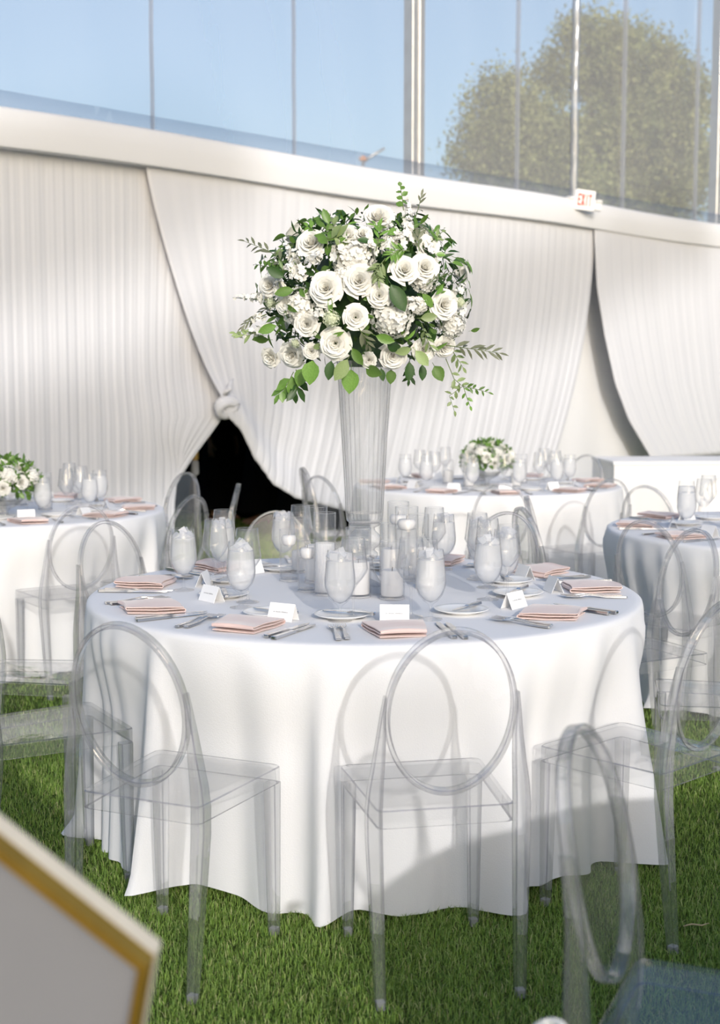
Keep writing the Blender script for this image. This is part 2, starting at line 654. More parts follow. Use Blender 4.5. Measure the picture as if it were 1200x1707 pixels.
# second panel: from the crossing to the far seam; left edge falls to the tie, then the hem sags right
sY0, sY1 = s_of(238), s_of(972)
HEM = [(0.0, 350, 694), (.06, 372, 715), (.12, 400, 762), (.19, 432, 805), (.26, 470, 828), (.33, 515, 839), (.45, 590, 858), (.6, 690, 900), (.8, 800, 925), (1.0, 868, 930)]


def hem(u):
    for (u0, a0, b0), (u1, a1, b1) in zip(HEM[:-1], HEM[1:]):
        if u <= u1 + 1e-9:
            t = (u - u0) / (u1 - u0)
            return lerp(a0, a1, t), lerp(b0, b1, t)
    return HEM[-1][1:]


def p2(u, v):
    px, py = hem(u)
    sb = s_of(px)
    zb = max(.02, zw(px, py))
    st = lerp(sY0, sY1, u ** .8)
    # the threads first hang straight, then draw in towards the tie
    g = v ** lerp(1.25, 1.9, u)
    s = lerp(st, sb, g)
    z = lerp(ZT, zb, v)
    near = math.exp(-((s - S_TIE) / .5) ** 2 - ((z - Z_TIE) / .4) ** 2)
    d = lerp(.0022, .0065, v) * (1 - .6 * near)
    off = -.09 - .10 * near - .05 * v
    # deep swag folds along the hem just right of the tie
    sw = .035 * math.sin(v * 26 - u * 9) * smooth((v - .72) / .28) * math.exp(-((u - .15) / .16) ** 2)
    return W(s, off + d * fold(u, 36, 4.2) + sw, z)


mb = MB()
mb.grid(p2, 460, 70)
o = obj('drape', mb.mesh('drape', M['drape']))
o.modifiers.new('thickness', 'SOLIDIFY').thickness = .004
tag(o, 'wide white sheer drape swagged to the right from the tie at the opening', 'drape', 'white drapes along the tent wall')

# third panel: from the far seam, its left edge sweeping right to a tie beyond the frame
sZ0, sZ1 = s_of(962), s_of(1330)
EDGE3 = [(400, 968), (480, 972), (560, 985), (640, 1003), (700, 1026), (760, 1062), (800, 1100)]


def p3(u, v):
    z = lerp(ZT, .6, v)
    # left edge at this height
    e = sZ0
    best = None
    for py, px in EDGE3:
        zz = zw(px, py)
        if best is None or zz <= best[0]:
            pass
    pts = [(zw(px, py), s_of(px)) for py, px in EDGE3]
    if z >= pts[0][0]:
        e = pts[0][1]
    elif z <= pts[-1][0]:
        e = pts[-1][1] + (pts[-1][0] - z) * .9
    else:
        for (za, sa), (zb, sb_) in zip(pts[:-1], pts[1:]):
            if zb <= z <= za:
                e = lerp(sa, sb_, (za - z) / (za - zb))
    s = lerp(e, sZ1, u)
    return W(s, -.13 - .05 * v + lerp(.0022, .0065, v) * fold(u, 22, 2.2), z)


mb = MB()
mb.grid(p3, 260, 50)
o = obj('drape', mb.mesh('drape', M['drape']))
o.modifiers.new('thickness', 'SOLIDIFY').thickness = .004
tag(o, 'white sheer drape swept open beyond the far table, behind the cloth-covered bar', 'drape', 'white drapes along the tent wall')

# knot that ties the first two panels
mb = MB()
c = W(S_TIE, -.22, Z_TIE + .06)
for a_ in (0.0, 1.0):
    rs = []
    for i in range(17):
        t = 2 * PI * i / 16
        p = c + WT * (.075 * math.cos(t)) + Vector((0, 0, .05 * math.sin(t) + .03 * a_)) + WN * (-.025 * math.sin(t + a_))
        rs.append(p)
    mb.tube(rs, .034, 8)
mb.tube([c + WT * -.03 + Vector((0, 0, .11)), c + Vector((0, 0, .16)) - WN * .03, c + WT * .04 + Vector((0, 0, .2)), c + WT * .07 + Vector((0, 0, .24))], [.03, .022, .016, .004], 7)
o = obj('drape_tie', mb.mesh('drape_tie', M['drape']))
tag(o, 'white fabric knot gathering the drapes above the dark opening', 'tie')

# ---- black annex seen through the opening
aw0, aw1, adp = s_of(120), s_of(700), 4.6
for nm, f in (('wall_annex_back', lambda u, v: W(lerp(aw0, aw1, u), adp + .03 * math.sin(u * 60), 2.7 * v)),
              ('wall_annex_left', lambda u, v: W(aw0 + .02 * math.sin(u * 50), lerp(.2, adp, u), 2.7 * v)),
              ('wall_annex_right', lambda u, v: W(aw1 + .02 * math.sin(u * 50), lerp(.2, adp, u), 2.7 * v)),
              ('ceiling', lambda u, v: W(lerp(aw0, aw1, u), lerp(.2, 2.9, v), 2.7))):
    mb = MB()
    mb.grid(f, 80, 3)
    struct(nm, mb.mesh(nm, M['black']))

# ---- the tent's other white draped walls, out of view, clear above like the one in view
mb = MB()
mb.grid(lambda u, v: Vector((lerp(-7, 9, u), -9.5 + .04 * math.sin(u * 190), 3.1 * v)), 400, 4)
struct('wall_rear', mb.mesh('wall_rear', M['sheer']))
mb = MB()
mb.grid(lambda u, v: Vector((lerp(-7, -6.2, u) + .04 * math.sin(u * 190), lerp(-9.5, 5.2, u), 3.1 * v)), 300, 4)
struct('wall_left', mb.mesh('wall_left', M['sheer']))
mb = MB()
mb.grid(lambda u, v: Vector((9 + .04 * math.sin(u * 190), lerp(-9.5, 19, u), 3.1 * v)), 400, 4)
struct('wall_right', mb.mesh('wall_right', M['sheer']))


# ================================================================== ghost chairs
def sq(cx, cy, z, hx, hy, b):
    return [Vector((cx + x, cy + y, z)) for x, y in ((-hx + b, -hy), (hx - b, -hy), (hx, -hy + b), (hx, hy - b), (hx - b, hy), (-hx + b, hy), (-hx, hy - b), (-hx, -hy + b))]


EDGE_M = [0, 1, 0, 1, 0, 1, 0, 1]
BACK_C, BACK_A, BACK_B = (-.222, .70), .152, .203      # centre (y, z), half axes


def back_pt(x, h, d=0.0):
    """point of the tilted, slightly hollow back: x across, h up from its centre, d through it (towards the rear)"""
    tilt = R(11)
    y = BACK_C[0] - h * math.sin(tilt) - d * math.cos(tilt) + .35 * x * x
    z = BACK_C[1] + h * math.cos(tilt) - d * math.sin(tilt)
    return Vector((x, y, z))


def chair_meshes():
    out = {}
    # seat: top plate with a skirt all round
    m_ = MB()
    yb, yf, wb_, wf, zt = -.185, .205, .168, .190, .462

    def outline(ins, z):
        r_ = .02
        pts = []
        for cx, cy, a0 in ((wf - ins, yf - ins, 0), (-wf + ins, yf - ins, 90), (-wb_ + ins, yb + ins, 180), (wb_ - ins, yb + ins, 270)):
            sx, sy = math.copysign(1, cx), math.copysign(1, cy)
            for q in range(4):
                a = R(a0 + 30 * q)
                pts.append(Vector((cx - sx * r_ + r_ * math.cos(a), cy - sy * r_ + r_ * math.sin(a), z)))
        return pts
    n = 16
    rr = [outline(.006, zt - .045), outline(.0, zt - .044), outline(0, zt - .003), outline(.003, zt), outline(.03, zt - .002), outline(.09, zt - .006)]
    rr2 = [outline(.09, zt - .011), outline(.03, zt - .008), outline(.008, zt - .008), outline(.006, zt - .045)]
    mats_row = [1, 0, 1, 0, 0, 0, 0, 0, 0]
    allr = rr + rr2
    o_ = len(m_.v)
    for r_ in allr:
        m_.v += [tuple(p) for p in r_]
    for a in range(len(allr) - 1):
        if a == 5:
            m_.f.append(tuple(5 * n + i for i in range(n)))
            m_.m.append(0)
            m_.f.append(tuple(6 * n + i for i in range(n - 1, -1, -1)))
            m_.m.append(0)
            continue
        for i in range(n):
            j = (i + 1) % n
            m_.f.append((a * n + i, a * n + j, (a + 1) * n + j, (a + 1) * n + i))
            m_.m.append(mats_row[a])
    out['seat'] = m_.mesh('seat', [M['acrylic'], M['acrylic_edge']], True, 40)
    # oval back panel
    m_ = MB()
    nseg = 40
    for d, flip in ((-.002, 0), (.0025, 1)):
        o_ = len(m_.v)
        m_.v.append(tuple(back_pt(0, 0, d)))
        for q in (.35, .7, .96):
            for i in range(nseg):
                t = 2 * PI * i / nseg
                m_.v.append(tuple(back_pt(BACK_A * q * math.cos(t), BACK_B * q * math.sin(t), d)))
        for i in range(nseg):
            j = (i + 1) % nseg
            f = [(o_, o_ + 1 + i, o_ + 1 + j)] + [(o_ + 1 + q * nseg + i, o_ + 1 + (q + 1) * nseg + i, o_ + 1 + (q + 1) * nseg + j, o_ + 1 + q * nseg + j) for q in (0, 1)]
            for w in f:
                m_.f.append(w if flip else w[::-1])
                m_.m.append(0)
    out['backrest'] = m_.mesh('backrest', M['panel'], True)
    # rim round the oval
    m_ = MB()
    rs = []
    nseg = 56
    for i in range(nseg):
        t = 2 * PI * i / nseg
        ca, sa = math.cos(t), math.sin(t)
        nx, nh = ca / BACK_A, sa / BACK_B
        l = math.hypot(nx, nh)
        nx, nh = nx / l, nh / l
        row = []
        hd, hr, b = .012, .006, .002
        for dr, dd in ((-hr + b, -hd), (hr - b, -hd), (hr, -hd + b), (hr, hd - b), (hr - b, hd), (-hr + b, hd), (-hr, hd - b), (-hr, -hd + b)):
            row.append(back_pt(BACK_A * ca + nx * dr, BACK_B * sa + nh * dr, dd))
        rs.append(row)
    m_.rings(rs, close=True, mats=EDGE_M)
    out['back_frame'] = m_.mesh('back_frame', [M['acrylic_frame'], M['acrylic_edge']], True, 30)
    # legs
    for side in (-1, 1):
        m_ = MB()
        rs = [sq(side * .170, .184, .418, .018, .018, .0035), sq(side * .171, .185, .2, .0155, .0155, .003), sq(side * .172, .187, .004, .0125, .0125, .0025)]
        m_.rings(rs, mats=EDGE_M)
        out['front', side] = m_.mesh('front_leg', [M['acrylic_frame'], M['acrylic_edge']], False)
        m_ = MB()
        rs = []
        for z, x, y, hx, hy in ((.004, .170, -.232, .0125, .0125), (.2, .174, -.214, .0155, .016), (.40, .179, -.199, .0185, .0185), (.47, .1795, -.198, .0185, .0185), (.52, .1765, -.200, .017, .0175),
                                (.58, .170, -.2035, .0135, .0165), (.64, .1645, -.208, .010, .0145), (.70, .1615, -.2165, .0055, .013), (.745, .158, -.224, .002, .0115)):
            rs.append(sq(side * x, y, z, hx, hy, min(.003, hx * .5)))
        m_.rings(rs, mats=EDGE_M)
        out['rear', side] = m_.mesh('rear_leg', [M['acrylic_frame'], M['acrylic_edge']], True, 30)
    for nm, hw in (('foot_cap', .0105),):
        m_ = MB()
        m_.rings([sq(0, 0, .0, hw, hw, .002), sq(0, 0, .02, hw, hw, .002)])
        out['foot'] = m_.mesh('foot_cap', M['foot'], False)
    return out


CM = chair_meshes()


def make_chair():
    t = thing('ghost_chair', 'chair', 'chair')
    obj('seat', CM['seat'], t)
    obj('backrest', CM['backrest'], t)
    obj('back_frame', CM['back_frame'], t)
    for side in (-1, 1):
        l = obj('leg', CM['front', side], t)
        obj('foot_cap', CM['foot'], l, (side * .172, .187, 0.003))
        l = obj('leg', CM['rear', side], t)
        obj('foot_cap', CM['foot'], l, (side * .170, -.232, 0.003))
    return t


proto_chair = None


def chair(x, y, face, label, group):
    """x, y: middle of the seat on the floor; face: the direction it faces"""
    global proto_chair
    if proto_chair is None:
        proto_chair = make_chair()
        c_ = proto_chair
    else:
        c_ = copy_tree(proto_chair)
    c_.location = (x, y, 0)
    c_.rotation_euler = (0, 0, math.atan2(face[1], face[0]) - PI / 2)
    tag(c_, label, 'chair', group)
    return c_


TC = Vector((0.015, 4.34, 0))          # main table
TR, TZ = 0.915, 0.765
LT = Vector((-2.0, 7.15, 0))
FT = Vector((0.87, 8.95, 0))
RT = Vector((2.105, 6.2, 0))
NT = Vector((1.44, 1.25, 0))           # the neighbouring table behind the viewpoint's right shoulder


def around(c, deg, r):
    """deg measured from the camera side, positive to the right"""
    a = R(deg)
    return Vector((c.x + r * math.sin(a), c.y - r * math.cos(a), 0))


G1 = 'clear chairs around the main table'
MAIN_CH = [(7.7, 1.165, 'clear oval-back chair square on before the main table, nearest its centre', 3),
           (-23.3, 1.20, 'clear oval-back chair turned three-quarters, beside the gold-edged hexagon board', 0),
           (-59, 1.10, 'clear chair cut by the left edge, its seat reaching past the turned chair', 0),
           (-97, 1.16, 'clear chair at the far left whose back curves beside the cloth of the left table', 0),
           (-131, 1.13, 'clear chair behind the left side of the main table, below the left table cloth', 0),
           (-164, 1.14, 'clear chair behind the main table, hidden behind candles and goblets', 0),
           (154, 1.17, 'clear chair behind the main table, its arched top between the wine glasses', 0),
           (116, 1.16, 'clear chair at the right rear of the main table, in front of a taller one', 0),
           (80, 1.17, 'clear chair seen through the oval of the right front chair', 0),
           (42.5, 1.12, 'clear chair at the right front of the main table, casting an oval shadow', 0)]
CH_ANG = []
for a, r_, lab, tw in MAIN_CH:
    p = around(TC, a, r_)
    d = TC - p
    d = Matrix.Rotation(R(tw), 3, 'Z') @ d
    chair(p.x, p.y, d, lab, G1)
    CH_ANG.append(a)

def chair_back(x, y, d, label, group):
    """placed by the foot of its back instead of the middle of its seat"""
    f = Vector((d[0], d[1], 0)).normalized()
    return chair(x + f.x * .24, y + f.y * .24, f, label, group)


G2 = 'clear chairs around the left table'
LCH = ((-1.28, 6.0, 'clear chair before the left table, seat and dark seat line showing against its cloth'),
       (-.84, 6.47, 'clear chair standing before the dark opening, the shorter of the overlapping two'),
       (-1.09, 8.12, 'clear chair standing before the dark opening, the taller of the overlapping two'),
       (-.69, 7.2, 'clear chair seen edge-on, alone against the dark opening'))
FCH = ((-.24, 7.85, 'clear chair at the far table seen edge-on just left of the tall vase, darker-edged'),
       (-.36, 8.62, 'clear chair at the far table seen edge-on just left of the tall vase, fainter'),
       (.79, 7.3, 'clear chair before the far table, arched in front of its white flowers'),
       (1.46, 7.62, 'clear chair before the far table, right of the flowers, with a seat line'),
       (1.75, 10.1, 'clear chair behind the right end of the far table'))
RCH = ((1.17, 5.30, 'clear chair before the right table, dark-topped oval above a lower one'),
       (.74, 5.85, 'clear chair edge-on left of the right table, the nearer of two dark curves'),
       (.84, 6.42, 'clear chair edge-on left of the right table, the farther of two curves'),
       (2.15, 7.66, 'clear chair behind the right table seen edge-on against the bar cloth'))
for grp, c, lst in ((G2, LT, LCH), ('clear chairs around the far table', FT, FCH), ('clear chairs around the right table', RT, RCH)):
    for x, y, lab in lst:
        chair_back(x, y, (c.x - x, c.y - y), lab, grp)
chair_back(1.56, 7.1, (.62, .78), 'low arched clear chair beyond the right table, before the bar cloth', 'clear chairs around the right table')
chair(.583, 1.97, (.906, -.423), 'large blurred clear chair close to the camera at the bottom right', 'clear chairs around the near table')

# ================================================================== tablecloths
def cloth_mesh(seed, chairs, nfold=22, R0=TR, H=TZ, nth=360, push=True, flare=1.0):
    g = random.Random(seed)
    # a list of folds: angle, width, strength
    folds = []
    a = 0.0
    while a < 2 * PI:
        w = g.uniform(.06, .15)
        folds.append((a + w / 2, w, g.choice((.3, .5, .8, 1.0))))
        a += w + g.uniform(.0, .12)
    ph = [g.uniform(0, 6.28) for _ in range(8)]
    m_ = MB()

    def f_of(th):
        v_ = 0
        for c_, w, st in folds:
            d = (th - c_ + PI) % (2 * PI) - PI
            if abs(d) < w:
                v_ += st * (math.cos(PI * d / w) * .5 + .5)
        return v_
    ft = [f_of(2 * PI * i / nth) for i in range(nth)]

    def press(th):
        if not push:
            return 0
        b = 0
        for ca in chairs:
            # chair angle from the camera side -> polar angle
            pa = math.atan2(-math.cos(R(ca)), math.sin(R(ca)))
            d = (th - pa + PI) % (2 * PI) - PI
            b = max(b, 1 - smooth((abs(d) - .17) / .15))
        return b
    pt = [press(2 * PI * i / nth) for i in range(nth)]
    # top
    o_ = len(m_.v)
    m_.v.append((0, 0, H))
    radii = [.25, .5, .75, .86, R0 - .03]
    rows = []
    for q in radii:
        rows.append([(q, H + .0008 * math.sin(9 * q + i * .2)) for i in range(nth)])
    rows.append([(R0 - .012, H - .002)] * nth)
    rows.append([(R0 - .003, H - .008)] * nth)
    rows.append([(R0, H - .02)] * nth)
    nv = 26
    for j in range(1, nv + 1):
        v_ = j / nv
        row = []
        for i in range(nth):
            th = 2 * PI * i / nth
            fl = (.015 + .10 * flare * ft[i]) * (.12 * smooth(v_ / .12) + .88 * v_ ** 1.1)
            fl += .03 * v_ ** 2
            fl += .006 * math.sin(th * 37 + ph[0] + 3 * v_) * v_ + .004 * math.sin(th * 61 + 9 * v_ + ph[1]) * v_
            lim = -.045 * smooth((v_ - .08) / .35) + .042 * ft[i] * (.3 + .7 * v_)
            fl = lerp(fl, min(fl, lim), pt[i] * .95)
            # near the floor the cloth kicks out a little where it is long
            fl += .05 * smooth((v_ - .93) / .07) * max(0, math.sin(th * 9 + ph[2])) * (1 - pt[i])
            zz = (H - .02) * (1 - v_) + .012 + .03 * v_ ** 6 * (max(0, math.sin(th * 5 + ph[3]) * .7) + .4 * max(0, math.sin(th * 13 + ph[4])))
            row.append((R0 + fl, zz))
        rows.append(row)
    for row in rows:
        for i in range(nth):
            th = 2 * PI * i / nth
            r_, z = row[i]
            m_.v.append((r_ * math.cos(th), r_ * math.sin(th), z))
    for i in range(nth):
        j = (i + 1) % nth
        m_.f.append((0, 1 + i, 1 + j))
        m_.m.append(0)
        for q in range(len(rows) - 1):
            m_.f.append((1 + q * nth + i, 1 + (q + 1) * nth + i, 1 + (q + 1) * nth + j, 1 + q * nth + j))
            m_.m.append(0)
    return m_.mesh('tablecloth', M['cloth'])


def cloth(c, seed, chairs, label, **kw):
    o_ = obj('tablecloth', cloth_mesh(seed, chairs, **kw), None, c)
    return tag(o_, label, 'tablecloth', 'white floor-length tablecloths')


def angs(c, pts):
    return [math.degrees(math.atan2(x - c.x, -(y - c.y))) for x, y in pts]


cloth(TC, 3, CH_ANG, 'white floor-length cloth on the round main table under the tall vase')
cloth(LT, 5, angs(LT, [q[:2] for q in LCH]), 'white floor-length cloth on the left round table with a low flower bowl', nth=260)
cloth(FT, 8, angs(FT, [q[:2] for q in FCH]), 'white floor-length cloth on the far round table with the small flower bowl', nth=240)
cloth(RT, 11, angs(RT, [q[:2] for q in RCH]), 'white floor-length cloth on the round table at the right edge', nth=260)
cloth(NT, 14, angs(NT, [(.583, 1.97)]), 'white floor-length cloth on the near round table beyond the right edge', nth=200)

# rectangular bar cloth before the far drape
mb = MB()
bx0, by0 = 2.17, 11.15
L_, Wd = 2.4, .75


def bar(u, v):
    per = [(0, 0), (L_, 0), (L_, Wd), (0, Wd)]
    t = u * 4
    i = int(t) % 4
    f = t - int(t)
    a_, b_ = per[i], per[(i + 1) % 4]
    x, y = lerp(a_[0], b_[0], f), lerp(a_[1], b_[1], f)
    nx, ny = ((0, -1), (1, 0), (0, 1), (-1, 0))[i]
    am = (.010 + .05 * v) * (math.sin(f * (60 if i % 2 == 0 else 18)) * .6 + math.sin(f * (23 if i % 2 == 0 else 9) + 1)) * v
    return Vector((x + nx * am, y + ny * am, lerp(.78, .01, v)))


mb.grid(bar, 240, 10, closeu=True)
mb.box((L_ / 2, Wd / 2, .775), (L_ + .02, Wd + .02, .03), 0)
o = obj('bar_cloth', mb.mesh('bar_cloth', M['cloth'], True, 60), None, (bx0, by0, 0), (0, 0, R(4)))
tag(o, 'white pleated cloth over the long bar table before the far drape', 'tablecloth')


# ================================================================== glassware
def g_wine():
    m_ = MB()
    m_.lathe([(0, .0), (.036, .0), (.0365, .0015), (.02, .004), (.006, .009), (.0036, .02), (.0034, .07), (.0045, .088), (.012, .098), (.03, .120), (.0435, .141), (.0445, .146), (.043, .155), (.0385, .195), (.0345, .236), (.0338, .2365),
              (.0333, .236), (.0372, .195), (.0417, .155), (.043, .146), (.0285, .121), (.010, .1), (0, .098)], 32, mats=[0] * 14 + [1] * 2 + [0] * 6)
    return m_.mesh('wine_glass', [M['glass'], M['glass_rim']], True, 50)


def g_goblet():
    a_, b_ = MB(), MB()
    a_.lathe([(0, .0), (.035, .0), (.0355, .0015), (.018, .004), (.006, .009), (.0042, .02), (.0045, .038), (.009, .046), (.022, .056), (.036, .074), (.0435, .096), (.0455, .112), (.0445, .135), (.0405, .175), (.0372, .207), (.0366, .2075),
              (.036, .207), (.0393, .175), (.0432, .135), (.0442, .112), (.042, .097), (.034, .076), (.02, .059), (0, .05)], 32, mats=[0] * 14 + [1] * 2 + [0] * 7)
    b_.lathe([(0, .051), (.019, .059), (.033, .076), (.0412, .097), (.0434, .112), (.0424, .135), (.0392, .168), (.0385, .178), (.03, .181), (0, .180)], 24)
    return a_.mesh('goblet_glass', [M['goblet'], M['glass_rim']], True, 50), b_.mesh('ice_water', M['water'], True, 60)


def ice_mesh():
    m_ = MB()
    g = random.Random(3)
    vs = [Vector((sx * .011 + g.uniform(-.003, .003), sy * .011 + g.uniform(-.003, .003), sz * .010 + g.uniform(-.003, .003))) for sz in (-1, 1) for sx, sy in ((-1, -1), (1, -1), (1, 1), (-1, 1))]
    m_.add(vs, [(3, 2, 1, 0), (4, 5, 6, 7), (0, 1, 5, 4), (1, 2, 6, 5), (2, 3, 7, 6), (3, 0, 4, 7)])
    return m_.mesh('ice_cube', M['ice'], False)


WINE = g_wine()
GOB, GWAT = g_goblet()
ICE = ice_mesh()


def wine(p, label, group):
    o_ = obj('wine_glass', WINE, None, p, (0, 0, rnd.uniform(0, 6)))
    return tag(o_, label, 'glass', group)


def goblet(p, label, group, ice=True, sc=1.0):
    t = thing('water_goblet', label, 'glass', p, rnd.uniform(0, 6), group)
    obj('bowl', GOB, t)
    obj('water', GWAT, t)
    if ice:
        for k_ in range(6):
            a_ = k_ * 1.05 + rnd.uniform(-.2, .2)
            rr_ = .021 if k_ < 5 else .0
            obj('ice_cube', ICE, t, (rr_ * math.cos(a_), rr_ * math.sin(a_), .186 + rnd.uniform(-.004, .008) + (.012 if k_ == 5 else 0)), (rnd.uniform(0, 3), rnd.uniform(0, 3), rnd.uniform(0, 3)))
    return t


def cyl_mesh(r_, h, ribbed=False):
    m_ = MB()
    mod = (lambda th, i: 1 + .022 * math.cos(24 * th)) if ribbed else None
    m_.lathe([(0, .0), (r_, .0), (r_, .006), (r_, h * .5), (r_, h), (r_ - .001, h + .001), (r_ - .0026, h), (r_ - .0026, h * .5), (r_ - .0026, .01), (0, .009)], 96 if ribbed else 36, mod=mod, mats=[1, 1, 0, 0, 1, 1, 0, 0, 1])
    return m_.mesh('glass_cylinder', [M['cylinder_glass'], M['glass_rim']], True, 50)


CYL = {}


def candle_vase(p, r_, h, label, ribbed=False, group='candle cylinders round the tall vase'):
    key = (round(r_, 4), round(h, 3), ribbed)
    if key not in CYL:
        CYL[key] = cyl_mesh(*key)
    o_ = obj('candle_cylinder', CYL[key], None, p)
    return tag(o_, label, 'candle holder', group)


PIL = {}


def pillar(p, r_, h, label, group='pillar candles in the glass cylinders'):
    key = (round(r_, 4), round(h, 3))
    if key not in PIL:
        m_ = MB()
        m_.lathe([(0, 0), (r_ - .002, 0), (r_, .003), (r_, h - .004), (r_ - .003, h), (r_ * .5, h - .003), (0, h - .005)], 28)
        w_ = MB()
        w_.tube([(0, 0, h - .006), (.0005, 0, h + .004), (.0015, 0, h + .009)], .0012, 6)
        PIL[key] = (m_.mesh('pillar_candle', M['wax'], True, 50), w_.mesh('wick', M['wick']))
    t = thing('pillar_candle', label, 'candle', p, 0, group)
    obj('wax', PIL[key][0], t)
    obj('wick', PIL[key][1], t)
    return t


FLO = []


def floater(p, r_, label, group='floating candles'):
    if not FLO:
        m_ = MB()
        m_.lathe([(0, -.018), (.5 * .034, -.018), (.85 * .034, -.012), (.034, -.001), (.0335, .006), (.028, .012), (.012, .013), (0, .011)], 28)
        w_ = MB()
        w_.tube([(0, 0, .011), (.0005, 0, .018), (.0015, 0, .022)], .0012, 6)
        FLO.extend([m_.mesh('floating_candle', M['wax'], True), w_.mesh('wick', M['wick'])])
    t = thing('floating_candle', label, 'candle', p, 0, group)
    t.scale = (r_ / .034, r_ / .034, 1.25)
    obj('wax', FLO[0], t)
    obj('wick', FLO[1], t)
    return t


def vase_water(p, r_, h, label):
    m_ = MB()
    m_.lathe([(0, 0), (r_, 0), (r_, h * .5), (r_, h), (0, h - .0005)], 28)
    return tag(obj('water', m_.mesh('water', M['clear_water'], True, 50), None, p), label, 'water', 'water in the candle cylinders')


# ================================================================== cutlery, plate, napkin, card
def sweep_flat(m_, pts):
    """pts: (y, z, half width, half thickness)"""
    m_.rings([[Vector((-w, y, z - t)), Vector((w, y, z - t)), Vector((w * .92, y, z + t)), Vector((-w * .92, y, z + t))] for y, z, w, t in pts])


def fork_mesh():
    m_ = MB()
    sweep_flat(m_, [(-.10, .004, .0058, .0022), (-.097, .004, .0082, .003), (-.07, .004, .0075, .0028), (-.03, .005, .005, .0025), (.0, .009, .0032, .002), (.02, .0115, .003, .0016), (.035, .0115, .008, .001), (.046, .010, .0118, .001), (.056, .008, .0122, .001)])
    for k_ in range(4):
        x = -.0105 + .007 * k_
        m_.rings([[Vector((x - w, y, z - .001)), Vector((x + w, y, z - .001)), Vector((x + w, y, z + .001)), Vector((x - w, y, z + .001))] for y, z, w in ((.055, .008, .0019), (.075, .007, .0016), (.1, .0085, .0009))])
    return m_.mesh('fork', M['silver'], True, 35)


def knife_mesh(l=1.0):
    m_ = MB()
    sweep_flat(m_, [(-.115 * l, .005, .0055, .003), (-.112 * l, .005, .0085, .0045), (-.104 * l, .005, .0078, .004), (-.06 * l, .005, .0068, .0037), (-.02 * l, .005, .0062, .0035), (-.012 * l, .005, .0075, .0042), (-.004 * l, .005, .0062, .0032),
                    (.004 * l, .0045, .0068, .0014), (.03 * l, .0045, .0085, .001), (.08 * l, .0045, .009, .0009), (.105 * l, .0045, .0065, .0008), (.118 * l, .0045, .0015, .0006)])
    return m_.mesh('knife', M['silver'], True, 35)


FORK, KNIFE, BKNIFE = fork_mesh(), knife_mesh(), knife_mesh(.72)


def plate_mesh():
    m_ = MB()
    m_.lathe([(0, .0), (.05, .0), (.052, .003), (.075, .009), (.083, .0125), (.0835, .0135), (.082, .0145), (.072, .0115), (.055, .0065), (0, .006)], 48)
    return m_.mesh('bread_plate', M['china'], True)


PLATE = plate_mesh()


def napkin_mesh(seed):
    """a square napkin folded in layers: one ribbon zig-zagged, pulled into a slight trapezoid"""
    g = random.Random(seed)
    prof = []                                  # (y, z) along the folded ribbon: bottom, fold, middle, fold, top
    h = .0055
    hw = .082
    zc = .0035

    def turn(y, z, sgn):
        for q in range(1, 6):
            a = -PI / 2 + PI * q / 6
            prof.append((y + sgn * math.cos(a) * h * .9, z + h * (1 + math.sin(a)) - h * 0))
    ys = [-hw, -hw * .4, 0, hw * .4, hw]
    for y in ys:
        prof.append((y, zc))
    turn(hw, zc, 1)
    for y in ys[::-1]:
        prof.append((y, zc + 2 * h - .0005))
    turn(-hw, zc + 2 * h, -1)
    for i_, y in enumerate(ys):
        prof.append((y * .99, zc + 4 * h - .003 + [0, .002, .003, .002, -.003][i_]))
    t = .0014
    # offset ribbon
    npf = len(prof)
    nx = 8
    m_ = MB()
    rs = []
    sk = g.uniform(-.10, .10)
    for i in range(nx + 1):
        u = -1 + 2 * i / nx
        row_o, row_i = [], []
        for j_, (y, z) in enumerate(prof):
            a, b = prof[max(j_ - 1, 0)], prof[min(j_ + 1, npf - 1)]
            ty, tz = b[0] - a[0], b[1] - a[1]
            l = math.hypot(ty, tz) or 1
            ny, nz = -tz / l, ty / l
            sag = 1 - .16 * u * u * (z / .025)
            x = u * (.078 + .012 * (y / hw))
            yy = y + sk * x + .004 * math.sin(u * 3 + seed)
            puff = .0015 * math.sin(u * 2.5 + y * 40 + seed)
            row_o.append(Vector((x, yy + ny * t, max(.0005, z * sag + nz * t + puff))))
            row_i.append(Vector((x, yy - ny * t, max(.0002, z * sag - nz * t + puff))))
        rs.append(row_o + row_i[::-1])
    m_.rings(rs)
    return m_.mesh('napkin', M['napkin'], True, 60)


NAPS = [napkin_mesh(i) for i in range(4)]


